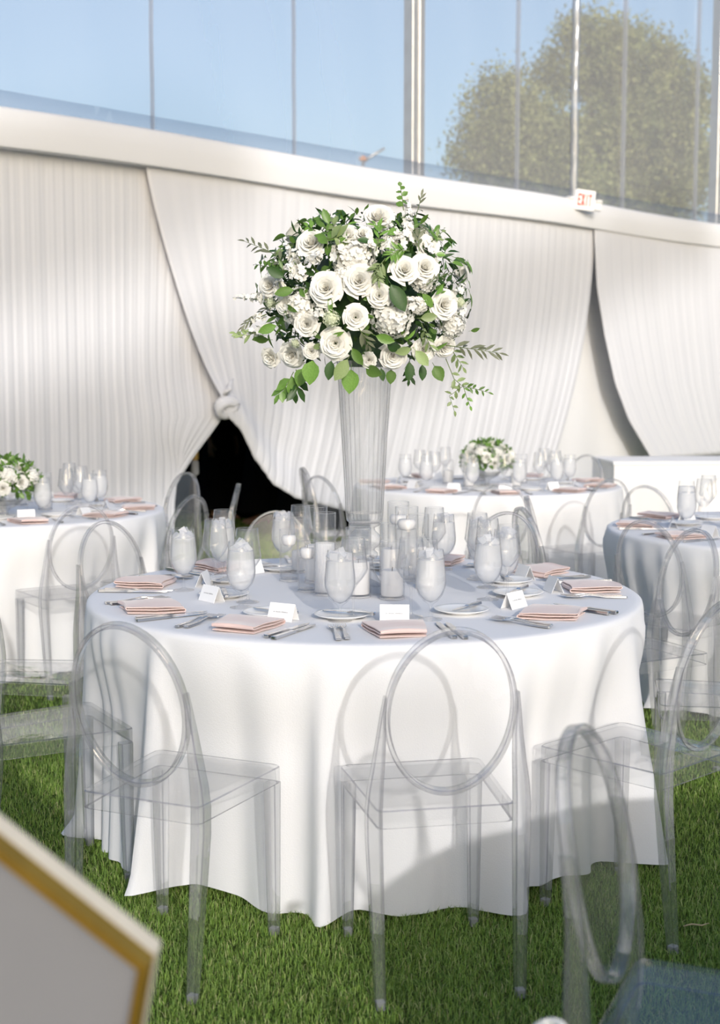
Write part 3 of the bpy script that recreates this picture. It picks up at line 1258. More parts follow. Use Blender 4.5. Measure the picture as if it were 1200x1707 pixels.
def card_meshes():
    m_ = MB()
    hw, hh, dp, t = .043, .05, .022, .0007
    m_.rings([[Vector((x, -dp, 0)), Vector((x, 0, hh)), Vector((x, dp, 0)), Vector((x, dp - t * 2, 0)), Vector((x, 0, hh - t * 3)), Vector((x, -dp + t * 2, 0))] for x in (-hw, hw)])
    k_ = MB()
    g = random.Random(2)
    x = -.026
    rot = Matrix.Rotation(math.atan2(dp, hh), 3, 'X').inverted()
    nrm = Vector((0, -hh, dp)).normalized()
    upv = Vector((0, dp, hh)).normalized()
    for i in range(13):
        w = g.uniform(.0022, .0038)
        if i in (2, 7):
            x += .002
        p = Vector((x + w / 2, -dp, 0)) + upv * .026 + nrm * .0002
        hgt = g.choice((.0026, .0026, .0036))
        k_.add([p + Vector((-w * .38, 0, 0)), p + Vector((w * .38, 0, 0)), p + Vector((w * .38, 0, 0)) + upv * hgt, p + Vector((-w * .38, 0, 0)) + upv * hgt,
                p + Vector((-w * .38, 0, 0)) + nrm * .0002, p + Vector((w * .38, 0, 0)) + nrm * .0002, p + Vector((w * .38, 0, 0)) + upv * hgt + nrm * .0002, p + Vector((-w * .38, 0, 0)) + upv * hgt + nrm * .0002],
               [(4, 5, 6, 7), (0, 1, 5, 4), (2, 3, 7, 6)])
        x += w * 1.08
    return m_.mesh('place_card', M['card'], False), k_.mesh('faint_lettering', M['ink'], False)


CARD, CARDTXT = card_meshes()
TOP = TZ + .0015


def put(me, name, c, deg, r_, u, rot=0.0, z=TOP, tilt=0.0):
    """on a table: r_ from its centre along the setting's direction, u to the diner's right"""
    a = R(deg)
    out = Vector((math.sin(a), -math.cos(a), 0))
    right = Vector((math.cos(a), math.sin(a), 0))
    p = c + out * r_ + right * u
    return obj(name, me, None, (p.x, p.y, z), (tilt, 0, a + R(rot)))


def pt(c, deg, r_, u, z=TOP):
    a = R(deg)
    p = c + Vector((math.sin(a), -math.cos(a), 0)) * r_ + Vector((math.cos(a), math.sin(a), 0)) * u
    return Vector((p.x, p.y, z))


# main table: (angle, phrase, napkin rotation, napkin u, napkin r)
SET = [(7, 'the front centre setting, before the square-on chair', 2, .0, .745, {'wine': (.51, .075), 'gob': (.56, .125), 'plate': (.50, -.13), 'card': (.58, .015)}),
       (-27, 'the front left setting', 8, 0, .75, {'wine': (.47, .20), 'gob': (.535, .19), 'plate': (.545, -.04), 'card': (.60, .035)}),
       (-60, 'the left setting with its knives fanned', -14, 0, .755, {'wine': (.44, .02), 'gob': (.50, .10), 'plate': (.46, -.12), 'card': (.53, -.06)}),
       (-99, 'the far left setting', 6, 0, .765, {'wine': (.50, .05), 'gob': (.60, .09), 'plate': (.50, -.12), 'card': (.56, -.02)}),
       (-134, 'the rear left setting near the dark opening', 5, 0, .76, {'wine': (.62, .09), 'gob': (.58, .13), 'plate': (.55, -.13), 'card': (.57, .0)}),
       (-170, 'the rear setting hidden behind the candles', 0, 0, .76, {'wine': (.58, .14), 'gob': (.62, .20), 'plate': (.55, -.10), 'card': (.58, .02)}),
       (157, 'the rear right setting', -8, 0, .745, {'wine': (.52, -.06), 'gob': (.57, -.08), 'plate': (.50, .13), 'card': (.56, .02)}),
       (122, 'the right rear setting, by the arched chair', 10, 0, .765, {'wine': (.47, .0), 'gob': (.52, .05), 'plate': (.52, -.12), 'card': (.62, -.08)}),
       (91, 'the far right setting at the table edge', -5, 0, .765, {'wine': (.42, .06), 'gob': (.47, -.02), 'plate': (.50, -.11), 'card': (.63, -.03)}),
       (49, 'the front right setting, its napkin turned corner first', 24, 0, .74, {'wine': (.44, .20), 'gob': (.42, .12), 'plate': (.50, -.13), 'card': (.57, .05)})]
for i, (a, ph, nr, nu_, nrad, pos) in enumerate(SET):
    tag(put(NAPS[i % 4], 'napkin', TC, a, nrad, nu_, nr), 'blush satin folded napkin at ' + ph, 'napkin', 'blush napkins on the main table')
    jj = [rnd.uniform(-4, 4) for _ in range(4)]
    tag(put(FORK, 'fork', TC, a, .735, -.150, jj[0]), 'silver fork next to the napkin at ' + ph, 'fork', 'forks on the main table')
    tag(put(FORK, 'fork', TC, a, .745, -.176, jj[0] + 1), 'silver outer fork at ' + ph, 'fork', 'forks on the main table')
    tag(put(KNIFE, 'knife', TC, a, .745, .135, jj[2]), 'silver knife next to the napkin at ' + ph, 'knife', 'knives on the main table')
    tag(put(KNIFE, 'knife', TC, a, .755, .163, jj[2] + 1), 'silver outer knife at ' + ph, 'knife', 'knives on the main table')
    r_, u = pos['plate']
    tag(put(PLATE, 'bread_plate', TC, a, r_, u), 'round white bread plate at ' + ph, 'plate', 'bread plates on the main table')
    tag(put(BKNIFE, 'butter_knife', TC, a, r_ + .005, u + .02, 78 + 20 * jj[3] / 4, TOP + .0125), 'butter knife on the bread plate at ' + ph, 'knife', 'butter knives on the main table')
    r_, u = pos['card']
    cc = put(CARD, 'place_card', TC, a, r_, u, jj[1] * 3)
    tag(cc, 'white tented place card at ' + ph, 'card', 'place cards on the main table')
    obj('faint_lettering', CARDTXT, cc)
    r_, u = pos['wine']
    wine(pt(TC, a, r_, u), 'empty angular wine glass at ' + ph, 'wine glasses on the main table')
    r_, u = pos['gob']
    goblet(pt(TC, a, r_, u), 'stemmed goblet of iced water at ' + ph, 'water goblets on the main table')

# candles round the vase: base pixel -> place on the cloth
CAND = [(597, 1000, .042, .225, 'pillar', .105, False, 'the taller of the front two'),
        (654, 1003, .041, .185, 'pillar', .083, False, 'the shorter of the front two'),
        (541, 996, .037, .27, 'ribbed', .16, False, 'left of the front pillar, holding the ribbed glass'),
        (526, 975, .041, .265, 'pillar', .12, False, 'left of the vase, the tallest cylinder on that side'),
        (500, 958, .036, .20, 'pillar', .07, False, 'left of the vase, between two others at the back'),
        (481, 972, .034, .18, 'float', .135, False, 'outermost on the left, with a floating candle'),
        (678, 972, .041, .26, 'float', .19, False, 'right of the vase with a high floating candle'),
        (698, 966, .036, .225, 'pillar', .10, True, 'right of the vase, ribbed, behind the floating candle'),
        (652, 965, .040, .19, 'pillar', .09, False, 'right of the vase stem, half hidden'),
        (712, 985, .036, .165, 'pillar', .10, True, 'outermost on the right, short and ribbed'),
        (664, 948, .041, .245, 'float', .17, False, 'rearmost on the right behind the floating candle'),
        (512, 990, .034, .17, 'float', .12, False, 'behind the front goblet, left of the ribbed glass')]
for px, py, r_, h, kind, hh, rib, where in CAND:
    p = at(px, py - 2, TOP)
    # py marks the near foot of the glass
    p.y += r_
    p.z = TOP
    candle_vase(p, r_, h, 'clear glass cylinder ' + where, rib)
    q = p + Vector((0, 0, .0105))
    if kind == 'pillar':
        pillar(q, r_ - .0055, hh, 'white pillar candle inside the cylinder ' + where)
    elif kind == 'ribbed':
        m2 = MB()
        m2.lathe([(0, 0), (.031, 0), (.032, .004), (.032, hh * .5), (.032, hh), (.030, hh + .001), (.0295, hh * .5), (.029, .008), (0, .007)], 120, mod=lambda th, i: 1 + .025 * math.cos(30 * th))
        tag(obj('ribbed_glass', m2.mesh('ribbed_glass', M['ice'], True, 60), None, q), 'frosted ribbed glass inside the cylinder left of the front pillar candle', 'candle holder')
    else:
        vase_water(q, r_ - .0045, hh - .018, 'clear water in the cylinder ' + where)
        floater(q + Vector((0, 0, hh)), r_ - .008, 'white disc candle floating in the cylinder ' + where)

# ---- tall fluted vase
VC = Vector((TC.x + .0, TC.y + .0, TOP))


def flute(th, i):
    return 1 + .07 * abs(math.cos(13 * th)) - .035


vt = thing('trumpet_vase', 'tall fluted glass trumpet vase on a ball stem carrying the main bouquet', 'vase', VC)
z0v = .232
mb = MB()
prof = [(0, z0v), (.05, z0v - .002), (.058, z0v + .004), (.0605, z0v + .02)] + [(lerp(.0615, .090, t ** 1.15), lerp(z0v + .03, .765, t)) for t in [i / 16 for i in range(17)]]
inner = [(r_ - .0045, z) for r_, z in prof[:3:-1]] + [(.05, z0v + .03), (0, z0v + .028)]
mb.lathe(prof + inner, 156, mod=lambda th, i: flute(th, i) if i < len(prof) else 1.0)
obj('fluted_body', mb.mesh('fluted_body', M['vase_glass'], True, 60), vt)
mb = MB()
mb.lathe([(0, z0v - .004), (.052, z0v - .004), (.05, z0v - .012), (.034, z0v - .02), (.036, z0v - .03), (.052, z0v - .045), (.057, z0v - .06), (.052, z0v - .075), (.036, z0v - .09), (.034, z0v - .095), (.044, z0v - .104), (.046, z0v - .112), (.042, z0v - .12), (.028, z0v - .128), (0, z0v - .13)], 48)
obj('ball_stem', mb.mesh('ball_stem', M['vase_glass'], True, 60), vt)
mb = MB()
mb.lathe([(0, z0v - .128), (.028, z0v - .128), (.03, .085), (.036, .06), (.05, .035), (.075, .015), (.095, .008), (.098, .003), (.097, .0), (.085, .0), (.04, .03), (0, .05)], 48, mod=lambda th, i: 1 + .015 * math.cos(20 * th))
obj('foot', mb.mesh('vase_foot', M['vase_glass'], True, 60), vt)


# ================================================================== flowers
def rose_mesh(seed, N=30, openness=1.0):
    g = random.Random(seed)
    m_ = MB()
    for k_ in range(N):
        f = k_ / (N - 1)
        phi = k_ * 2.39996 + g.uniform(-.2, .2)
        alpha = R(lerp(4, 74, f ** 1.15) * openness)
        Lp = lerp(.72, 1.0, f) * g.uniform(.95, 1.05)
        wid = lerp(1.25, .58, f ** .7)
        rb = .05 + .14 * f
        zb = -.10 - .28 * f
        curl = lerp(.1, .9, f) * g.uniform(.6, 1.2)
        rip = g.uniform(0, 6)

        def fn(u, v):
            uu = -1 + 2 * u
            r_, z = rb, zb
            steps = 8
            for s_ in range(int(steps)):
                vv = (s_ + .5) / steps * v
                al = alpha * (.55 + .75 * vv) + (curl * max(0, vv - .7) / .3 if vv > .7 else 0)
                r_ += Lp * v / steps * math.sin(al)
                z += Lp * v / steps * math.cos(al)
            shape = math.sin(min(1, .25 + v * 1.05) * PI * .62) ** .7
            z -= .16 * uu * uu * v * (1 - .3 * f)
            r_ += .05 * uu * uu * v * f + .02 * math.sin(uu * 5 + rip) * v * f
            a = phi + uu * wid * shape
            return Vector((r_ * math.cos(a), r_ * math.sin(a), z))
        m_.grid(fn, 6, 5)
    return m_.mesh('rose', M['petal'], True)


def hydra_mesh(seed, n=110, mat='petal'):
    g = random.Random(seed)
    m_ = MB()
    for k_ in range(n):
        zz = 1 - 1.55 * (k_ + .5) / n
        a = k_ * 2.39996
        r_ = math.sqrt(max(0, 1 - zz * zz))
        d = Vector((r_ * math.cos(a), r_ * math.sin(a), zz * .85))
        c_ = d * g.uniform(.82, 1.02)
        q = d.to_track_quat('Z', 'Y').to_matrix() @ Euler((g.uniform(-.4, .4), g.uniform(-.4, .4), g.uniform(0, 6))).to_matrix()
        for p in range(4):
            b = p * PI / 2
            s_ = .17 * g.uniform(.85, 1.2)
            e1 = Vector((math.cos(b), math.sin(b), 0))
            e2 = Vector((-math.sin(b), math.cos(b), 0))
            pts = [Vector((0, 0, 0)), e1 * s_ * .55 - e2 * s_ * .5 + Vector((0, 0, .03)), e1 * s_ * 1.05 - e2 * s_ * .25 + Vector((0, 0, .05)), e1 * s_ * 1.05 + e2 * s_ * .25 + Vector((0, 0, .05)), e1 * s_ * .55 + e2 * s_ * .5 + Vector((0, 0, .03))]
            m_.add([c_ + q @ x for x in pts], [(0, 1, 2, 3, 4)])
    m_.lathe([(0, -.6), (.5, -.5), (.72, -.1), (.72, .2), (.5, .55), (0, .72)], 14)
    return m_.mesh('hydrangea', M[mat], True)


def leaf_into(m_, base, dirv, nrm, L_, W_, mi=0, cup=.12, nseg=4, tip=1.0):
    dirv = dirv.normalized()
    side = dirv.cross(nrm).normalized()
    nn = side.cross(dirv)
    vs = []
    for j_ in range(nseg + 1):
        t = j_ / nseg
        w = W_ * math.sin(PI * min(1, (t * .92 + .05)) ** tip) ** .85 if 0 < j_ < nseg else W_ * (.08 if j_ == 0 else .03)
        c_ = base + dirv * (L_ * t) - nn * (.22 * L_ * t * t)
        vs += [c_ - side * w + nn * (cup * w), c_ - nn * (cup * w * .5), c_ + side * w + nn * (cup * w)]
    fs = []
    for j_ in range(nseg):
        a = j_ * 3
        fs += [(a, a + 1, a + 4, a + 3), (a + 1, a + 2, a + 5, a + 4)]
    m_.add(vs, fs, mi)


def leaf_mesh(name, W_, mat, tip=1.0):
    m_ = MB()
    leaf_into(m_, Vector((0, 0, 0)), Vector((1, 0, 0)), Vector((0, 0, 1)), 1.0, W_, 0, .25, 5, tip)
    m_.tube([Vector((-.25, 0, .01)), Vector((0, 0, 0))], .015, 4)
    return m_.mesh(name, M[mat], True)


ROSES = [rose_mesh(i, 28 + i % 4, .74 + .06 * (i % 4)) for i in range(7)]
HYD = [hydra_mesh(i) for i in range(3)]
HYDG = hydra_mesh(9, 60, 'petal_green')
LEAF = {'broad': leaf_mesh('broad_leaf', .38, 'leaf', .85), 'oval': leaf_mesh('oval_leaf', .26, 'leaf'), 'pale': leaf_mesh('pale_leaf', .3, 'leaf_pale'), 'lance': leaf_mesh('lance_leaf', .15, 'leaf'), 'dark': leaf_mesh('dark_leaf', .28, 'leaf_dark')}


def sprig(name, parent, path, leaf_L, leaf_W, mat, nleaf, spread=.9, drop=0, stem_r=.0016, seed=0):
    """a stem with paired leaves; path in the parent's frame"""
    g = random.Random(seed)
    path = [Vector(p) for p in path]
    # resample
    pts = []
    for a_, b_ in zip(path[:-1], path[1:]):
        for q in range(4):
            pts.append(a_.lerp(b_, q / 4))
    pts.append(path[-1])
    m_ = MB()
    m_.tube(pts, [stem_r * (1 - .6 * i / len(pts)) for i in range(len(pts))], 5, 1)
    n = len(pts) - 1
    for k_ in range(nleaf):
        t = .18 + .82 * k_ / max(1, nleaf - 1)
        x = t * n
        i = min(n - 1, int(x))
        p = pts[i].lerp(pts[i + 1], x - i)
        d = (pts[i + 1] - pts[i]).normalized()
        s = d.cross(Vector((g.uniform(-.4, .4), -1, g.uniform(-.3, .3)))).normalized() * (1 if k_ % 2 else -1)
        dirv = (d * (1 - spread * .5) + s * spread + Vector((0, g.uniform(-.4, .4), g.uniform(-.2, .2)))).normalized()
        if k_ == nleaf - 1:
            dirv = d
        leaf_into(m_, p, dirv, Vector((g.uniform(-.5, .5), -1, .6)).normalized(), leaf_L * g.uniform(.8, 1.15) * (1 - .35 * t), leaf_W * g.uniform(.85, 1.1) * (1 - .35 * t), 0, .2, 3)
    return obj(name, m_.mesh(name, [M[mat], M['stem']], True), parent)


def spire(parent, path, seed, n=26, r_=.012, mat='petal'):
    """a stem of small white florets"""
    g = random.Random(seed)
    a_, b_ = Vector(path[0]), Vector(path[-1])
    m_ = MB()
    m_.tube([a_, a_.lerp(b_, .5), b_], [.002, .0016, .001], 5, 1)
    for k_ in range(n):
        t = k_ / n
        p = a_.lerp(b_, t)
        d = Vector((g.uniform(-1, 1), g.uniform(-1, .6), g.uniform(-.4, .9))).normalized()
        s_ = r_ * (1.15 - .75 * t)
        c_ = p + d * s_ * 1.1
        q = d.to_track_quat('Z', 'Y').to_matrix()
        for w in range(5):
            b = w * PI * 2 / 5
            e1 = Vector((math.cos(b), math.sin(b), .25))
            e2 = Vector((-math.sin(b), math.cos(b), 0))
            m_.add([c_ + q @ x * s_ for x in (Vector((0, 0, 0)), e1 * .5 - e2 * .42, e1 * 1.0 - e2 * .25, e1 * 1.0 + e2 * .25, e1 * .5 + e2 * .42)], [(0, 1, 2, 3, 4)])
    return obj('flower_spire', m_.mesh('flower_spire', [M[mat], M['stem']], True), parent)


BC = Vector((VC.x, VC.y, 0))
BZ = at_y(600, 487, VC.y).z
bq = thing('floral_arrangement', 'large bouquet of white roses, hydrangea and greenery on the tall vase', 'flowers', (VC.x, VC.y, VC.z + .765))
BO = Vector((VC.x, VC.y, VC.z + .765))
EA, EB, ED, EP = .355, .285, .30, 2.25           # half width, half height, half depth
CB = Vector((0.0, 0, BZ - BO.z))


def sup(n):
    k_ = (abs(n.x) ** EP + abs(n.y) ** EP + abs(n.z) ** EP) ** (-1 / EP)
    return Vector((n.x * EA * k_, n.y * ED * k_, n.z * EB * k_))


def front(px, py, depth=1.0):
    """point on the bouquet's front surface behind a photo pixel, and the outward normal there"""
    p = at_y(px, py, BO.y) - BO
    x, z = (p.x - CB.x) / EA, (p.z - CB.z) / EB
    q = abs(x) ** EP + abs(z) ** EP
    if q < .97:
        y = -ED * (1 - q) ** (1 / EP) * depth
    else:
        y = -ED * .2 * depth
    # keep on the ray
    w = at_y(px, py, BO.y + y) - BO
    n = Vector((x / EA, (y / ED) / ED, z / EB)).normalized()
    return w, n


def aim(n, spin):
    return (n.to_track_quat('Z', 'Y').to_matrix() @ Matrix.Rotation(spin, 3, 'Z')).to_euler()


S4 = 500.0
zq = lambda x, y: (370 + x * .4, 300 + y * .4)
RO = [(650, 152, 64), (370, 258, 60), (195, 440, 50), (432, 448, 66), (572, 418, 66), (655, 480, 48), (557, 572, 50), (762, 372, 62), (848, 362, 58), (930, 520, 58), (472, 682, 62), (352, 602, 52), (712, 735, 55), (286, 732, 54), (200, 742, 46),
      (372, 716, 34), (842, 712, 46), (932, 697, 46), (612, 752, 34), (862, 275, 50), (520, 225, 46), (585, 225, 40), (262, 520, 40)]
for i, (zx, zy, zr) in enumerate(RO):
    w, n = front(*zq(zx, zy))
    sz = zr * .4 / S4 * 1.1
    n = (n * .8 + Vector((rnd.uniform(-.15, .15), -.85, rnd.uniform(.1, .3)))).normalized()
    obj('rose', ROSES[i % 7], bq, w - n * sz * .25, aim(n, rnd.uniform(0, 6)), sz)
for i, (zx, zy, zr) in enumerate(((715, 575, 84), (310, 530, 74), (545, 305, 86), (975, 605, 58), (850, 405, 56), (500, 395, 42), (825, 525, 34))):
    w, n = front(*zq(zx, zy), .92)
    n = (n + Vector((0, -.4, .1))).normalized()
    obj('hydrangea', HYD[i % 3], bq, w - n * zr * .4 / S4 * .4, aim(n, i * 1.3), zr * .4 / S4)
for zx, zy, zr in ((455, 578, 34), (992, 510, 22), (305, 680, 20), (205, 515, 24)):
    w, n = front(*zq(zx, zy))
    obj('lisianthus', HYDG, bq, w, aim(n, 0), zr * .4 / S4)
# sides and rear
for i in range(16):
    a = R(20 + 140 * i / 15)
    el = R([15, -15, 45, 0][i % 4])
    n = Vector((math.cos(a) * math.cos(el), math.sin(a) * math.cos(el), math.sin(el)))
    w = CB + sup(n) * .95
    obj('rose', ROSES[i % 7], bq, w, aim(n, i), .045 + .004 * (i % 3))
# spires
for i, (x0, y0, x1, y1, nn) in enumerate(((770, 260, 775, 80, 46), (330, 400, 265, 270, 34), (330, 330, 240, 250, 14), (200, 500, 45, 490, 22), (200, 620, 50, 655, 20), (185, 560, 90, 600, 14), (520, 260, 430, 140, 18), (960, 500, 1010, 430, 22), (985, 560, 1040, 500, 8), (890, 330, 920, 300, 12), (280, 380, 330, 420, 20), (745, 270, 720, 200, 26), (480, 330, 500, 190, 34), (690, 300, 700, 170, 34), (620, 300, 600, 200, 30), (850, 300, 880, 220, 26), (400, 330, 360, 330, 24), (780, 520, 830, 500, 20), (250, 480, 230, 400, 22), (400, 560, 440, 540, 14))):
    w0, _ = front(*zq(x0, y0))
    w1, _ = front(*zq(x1, y1))
    spire(bq, [w0, w1], i, nn, .014 if nn > 15 else .011, 'petal')
# sprigs
SPR = [('olive_sprig', [(290, 370), (200, 300), (100, 260)], .055, .0065, 'olive', 13, .55),
       ('leaf_sprig', [(290, 385), (220, 370), (145, 355)], .036, .008, 'leaf', 14, .8),
       ('olive_sprig', [(930, 690), (1040, 705), (1150, 722)], .06, .0075, 'olive', 13, .5),
       ('vine', [(930, 745), (965, 830), (1000, 860), (945, 900), (965, 960)], .034, .008, 'leaf_pale', 12, .9),
       ('vine', [(1000, 860), (1050, 870), (1105, 885)], .028, .006, 'leaf', 8, .8),
       ('vine', [(1000, 850), (1015, 900), (1030, 940)], .026, .007, 'leaf', 5, .7),
       ('leaf_sprig', [(755, 130), (750, 80), (742, 32)], .028, .012, 'leaf', 7, .8),
       ('olive_sprig', [(805, 160), (820, 110), (828, 75)], .04, .006, 'olive', 7, .35),
       ('leaf_sprig', [(440, 290), (440, 230), (415, 150)], .05, .013, 'leaf', 11, .7),
       ('leaf_sprig', [(440, 250), (490, 240), (460, 180)], .055, .014, 'leaf_pale', 9, .7),
       ('leaf_sprig', [(390, 215), (365, 200), (345, 200)], .03, .011, 'leaf', 6, .8),
       ('leaf_sprig', [(640, 300), (660, 220), (640, 190)], .05, .007, 'leaf', 12, .6),
       ('olive_sprig', [(820, 300), (815, 250), (825, 205)], .045, .007, 'olive', 9, .4),
       ('leaf_sprig', [(870, 260), (900, 240), (925, 205)], .035, .007, 'leaf_pale', 8, .6),
       ('leaf_sprig', [(300, 800), (275, 850), (245, 890)], .065, .016, 'leaf', 8, .6),
       ('leaf_sprig', [(310, 790), (315, 840), (310, 885)], .07, .017, 'leaf_dark', 7, .6),
       ('olive_sprig', [(240, 510), (150, 560), (90, 610)], .05, .005, 'olive', 12, .35),
       ('leaf_sprig', [(180, 620), (110, 650), (60, 640)], .04, .008, 'leaf_pale', 8, .5),
       ('leaf_sprig', [(770, 770), (785, 810), (780, 830)], .04, .009, 'leaf_dark', 7, .7),
       ('leaf_sprig', [(680, 330), (640, 380), (650, 420)], .04, .006, 'leaf_pale', 16, .8),
       ('leaf_sprig', [(780, 300), (730, 295), (700, 320)], .04, .006, 'leaf', 14, .8),
       ('leaf_sprig', [(850, 440), (890, 410), (960, 390)], .02, .003, 'olive', 10, .6),
       ('leaf_sprig', [(570, 620), (590, 650), (610, 690)], .05, .007, 'olive', 9, .5),
       ('leaf_sprig', [(830, 600), (850, 660), (880, 720)], .045, .008, 'leaf_pale', 10, .6),
       ('leaf_sprig', [(950, 700), (975, 740), (1000, 780)], .045, .008, 'leaf_pale', 7, .6)]
for i, (nm, pp, ll, lw_, mt, nl, sp) in enumerate(SPR):
    sprig(nm, bq, [front(*zq(*q))[0] + Vector((0, -.025, 0)) for q in pp], ll, lw_, mt, nl, sp, seed=i)
# large leaves at the lower rim
for zx, zy, L_, sp, ty in ((385, 740, .075, -100, 'broad'), (540, 775, .075, -95, 'broad'), (525, 735, .075, -120, 'pale'), (600, 765, .055, -30, 'broad'), (350, 770, .06, -110, 'broad'), (775, 745, .06, -90, 'dark'), (825, 755, .05, -85, 'dark'), (875, 760, .055, -60, 'broad'),
                           (700, 775, .045, -90, 'broad'), (460, 740, .06, -100, 'dark'), (660, 770, .04, -80, 'dark'), (240, 600, .06, 200, 'oval'), (820, 570, .05, 5, 'pale'), (640, 640, .06, -20, 'oval'), (545, 690, .06, -60, 'oval'), (780, 690, .05, 200, 'pale'), (800, 700, .06, -50, 'pale'), (1020, 620, .03, 10, 'oval'),
                           (270, 410, .06, 150, 'dark'), (310, 460, .06, 190, 'oval'), (700, 440, .09, -60, 'dark'), (450, 200, .05, 110, 'oval'), (480, 250, .05, -40, 'pale'), (880, 320, .03, 0, 'oval'), (210, 655, .05, 180, 'oval'), (190, 640, .04, 200, 'oval')):
    w, n = front(*zq(zx, zy))
    a = R(sp)
    d = Vector((math.cos(a), -.12, math.sin(a))).normalized()
    z_ = (n + Vector((0, -.8, .1))).normalized()
    y_ = z_.cross(d).normalized()
    z2 = d.cross(y_)
    mt = Matrix((d, y_, z2)).transposed()
    obj('leaf', LEAF[ty], bq, w + n * .015, mt.to_euler(), L_)
g = random.Random(21)
for i in range(175):
    # scattered over the whole surface, denser at the bottom and between blooms
    a = g.uniform(-PI, PI)
    el = g.uniform(-.75, .9)
    n = Vector((math.sin(a) * math.sqrt(1 - el * el), -math.cos(a) * math.sqrt(1 - el * el), el))
    w = CB + sup(n) * g.uniform(.86, .99)
    t = Vector((g.uniform(-1, 1), g.uniform(-1, 1), g.uniform(-1, .6)))
    d = (t - n * t.dot(n)).normalized() + n * .35
    d.normalize()
    y_ = n.cross(d).normalized()
    z2 = d.cross(y_)
    mt = Matrix((d, y_, z2)).transposed()
    obj('leaf', LEAF[g.choice(('oval', 'oval', 'lance', 'pale', 'dark', 'lance'))], bq, w, mt.to_euler(), g.uniform(.035, .065))
# inner filling of foliage
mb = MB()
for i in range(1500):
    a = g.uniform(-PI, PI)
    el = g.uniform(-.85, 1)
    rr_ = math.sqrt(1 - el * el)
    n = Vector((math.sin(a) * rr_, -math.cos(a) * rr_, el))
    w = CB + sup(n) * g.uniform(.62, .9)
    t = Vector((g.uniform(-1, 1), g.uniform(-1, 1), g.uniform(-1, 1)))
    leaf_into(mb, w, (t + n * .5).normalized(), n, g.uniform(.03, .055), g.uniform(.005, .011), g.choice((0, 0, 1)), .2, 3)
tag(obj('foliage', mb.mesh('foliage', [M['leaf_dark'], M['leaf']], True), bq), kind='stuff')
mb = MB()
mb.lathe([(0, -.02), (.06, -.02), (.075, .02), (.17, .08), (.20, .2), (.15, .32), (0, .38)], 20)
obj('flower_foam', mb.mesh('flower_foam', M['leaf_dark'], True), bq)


def low_bowl(c, label, rad, hgt, seed, bowl_lab_name='flower_bowl'):
    """a small arrangement in a footed bowl"""
    g_ = random.Random(seed)
    t = thing('low_flower_bowl', label, 'flowers', c, 0)
    b_ = MB()
    b_.lathe([(0, 0), (.05, 0), (.052, .004), (.018, .012), (.014, .03), (.03, .045), (.075, .065), (.095, .09), (.097, .092), (.092, .09), (.07, .068), (0, .055)], 32)
    obj('bowl', b_.mesh('glass_bowl', M['vase_glass'], True, 60), t)
    f_ = MB()
    cz = .09 + hgt * .45
    for i in range(420):
        a = g_.uniform(-PI, PI)
        el = g_.uniform(-.5, 1)
        rr_ = math.sqrt(1 - el * el)
        n = Vector((math.sin(a) * rr_, -math.cos(a) * rr_, el))
        w = Vector((n.x * rad, n.y * rad, cz + n.z * hgt * .55)) * 1.0
        w = Vector((w.x * .8, w.y * .8, cz + (w.z - cz) * .8)) + n * g_.uniform(0, .03)
        leaf_into(f_, w, (n + Vector((g_.uniform(-1, 1), g_.uniform(-1, 1), g_.uniform(-.6, 1)))).normalized(), n, g_.uniform(.03, .06), g_.uniform(.008, .014), 0, .2, 3)
    tag(obj('foliage', f_.mesh('foliage', M['leaf'], True), t), kind='stuff')
    for i in range(26):
        zz = 1 - 1.35 * (i + .5) / 26
        a = i * 2.39996
        rr_ = math.sqrt(1 - zz * zz)
        n = Vector((math.cos(a) * rr_, math.sin(a) * rr_, zz))
        w = Vector((n.x * rad, n.y * rad, cz + n.z * hgt * .5))
        if i % 3 == 1:
            obj('hydrangea', HYD[i % 3], t, w * 1.0 - n * .01, aim(n, i), rad * .30)
        else:
            obj('rose', ROSES[i % 7], t, w, aim(n, i), rad * .25)
    return t


def on(px, py):
    p = at(px, py, TOP)
    p.z = TOP
    return p


low_bowl(Vector((-1.84, 6.75, TOP)), 'low bowl of white flowers and greenery on the left table', .165, .21, 31)
low_bowl(Vector((0.86, 8.85, TOP)), 'small footed bowl of white flowers on the far table', .165, .20, 32)

# ================================================================== the other tables' settings
OTHERS = [('left table', LT, [(28, .76), (62, .77), (92, .78), (128, .78), (-4, .77), (165, .78), (-160, .78)], 1),
          ('far table', FT, [(-62, .77), (-28, .77), (4, .77), (38, .77), (72, .77), (108, .78), (-98, .78), (150, .78), (-150, .78)], 2),
          ('right table', RT, [(-28, .77), (-62, .76), (-98, .77), (-134, .77), (5, .77), (175, .77)], 3)]
reg = {}


def note(kind, table, o_):
    reg.setdefault((kind, table), []).append(o_)


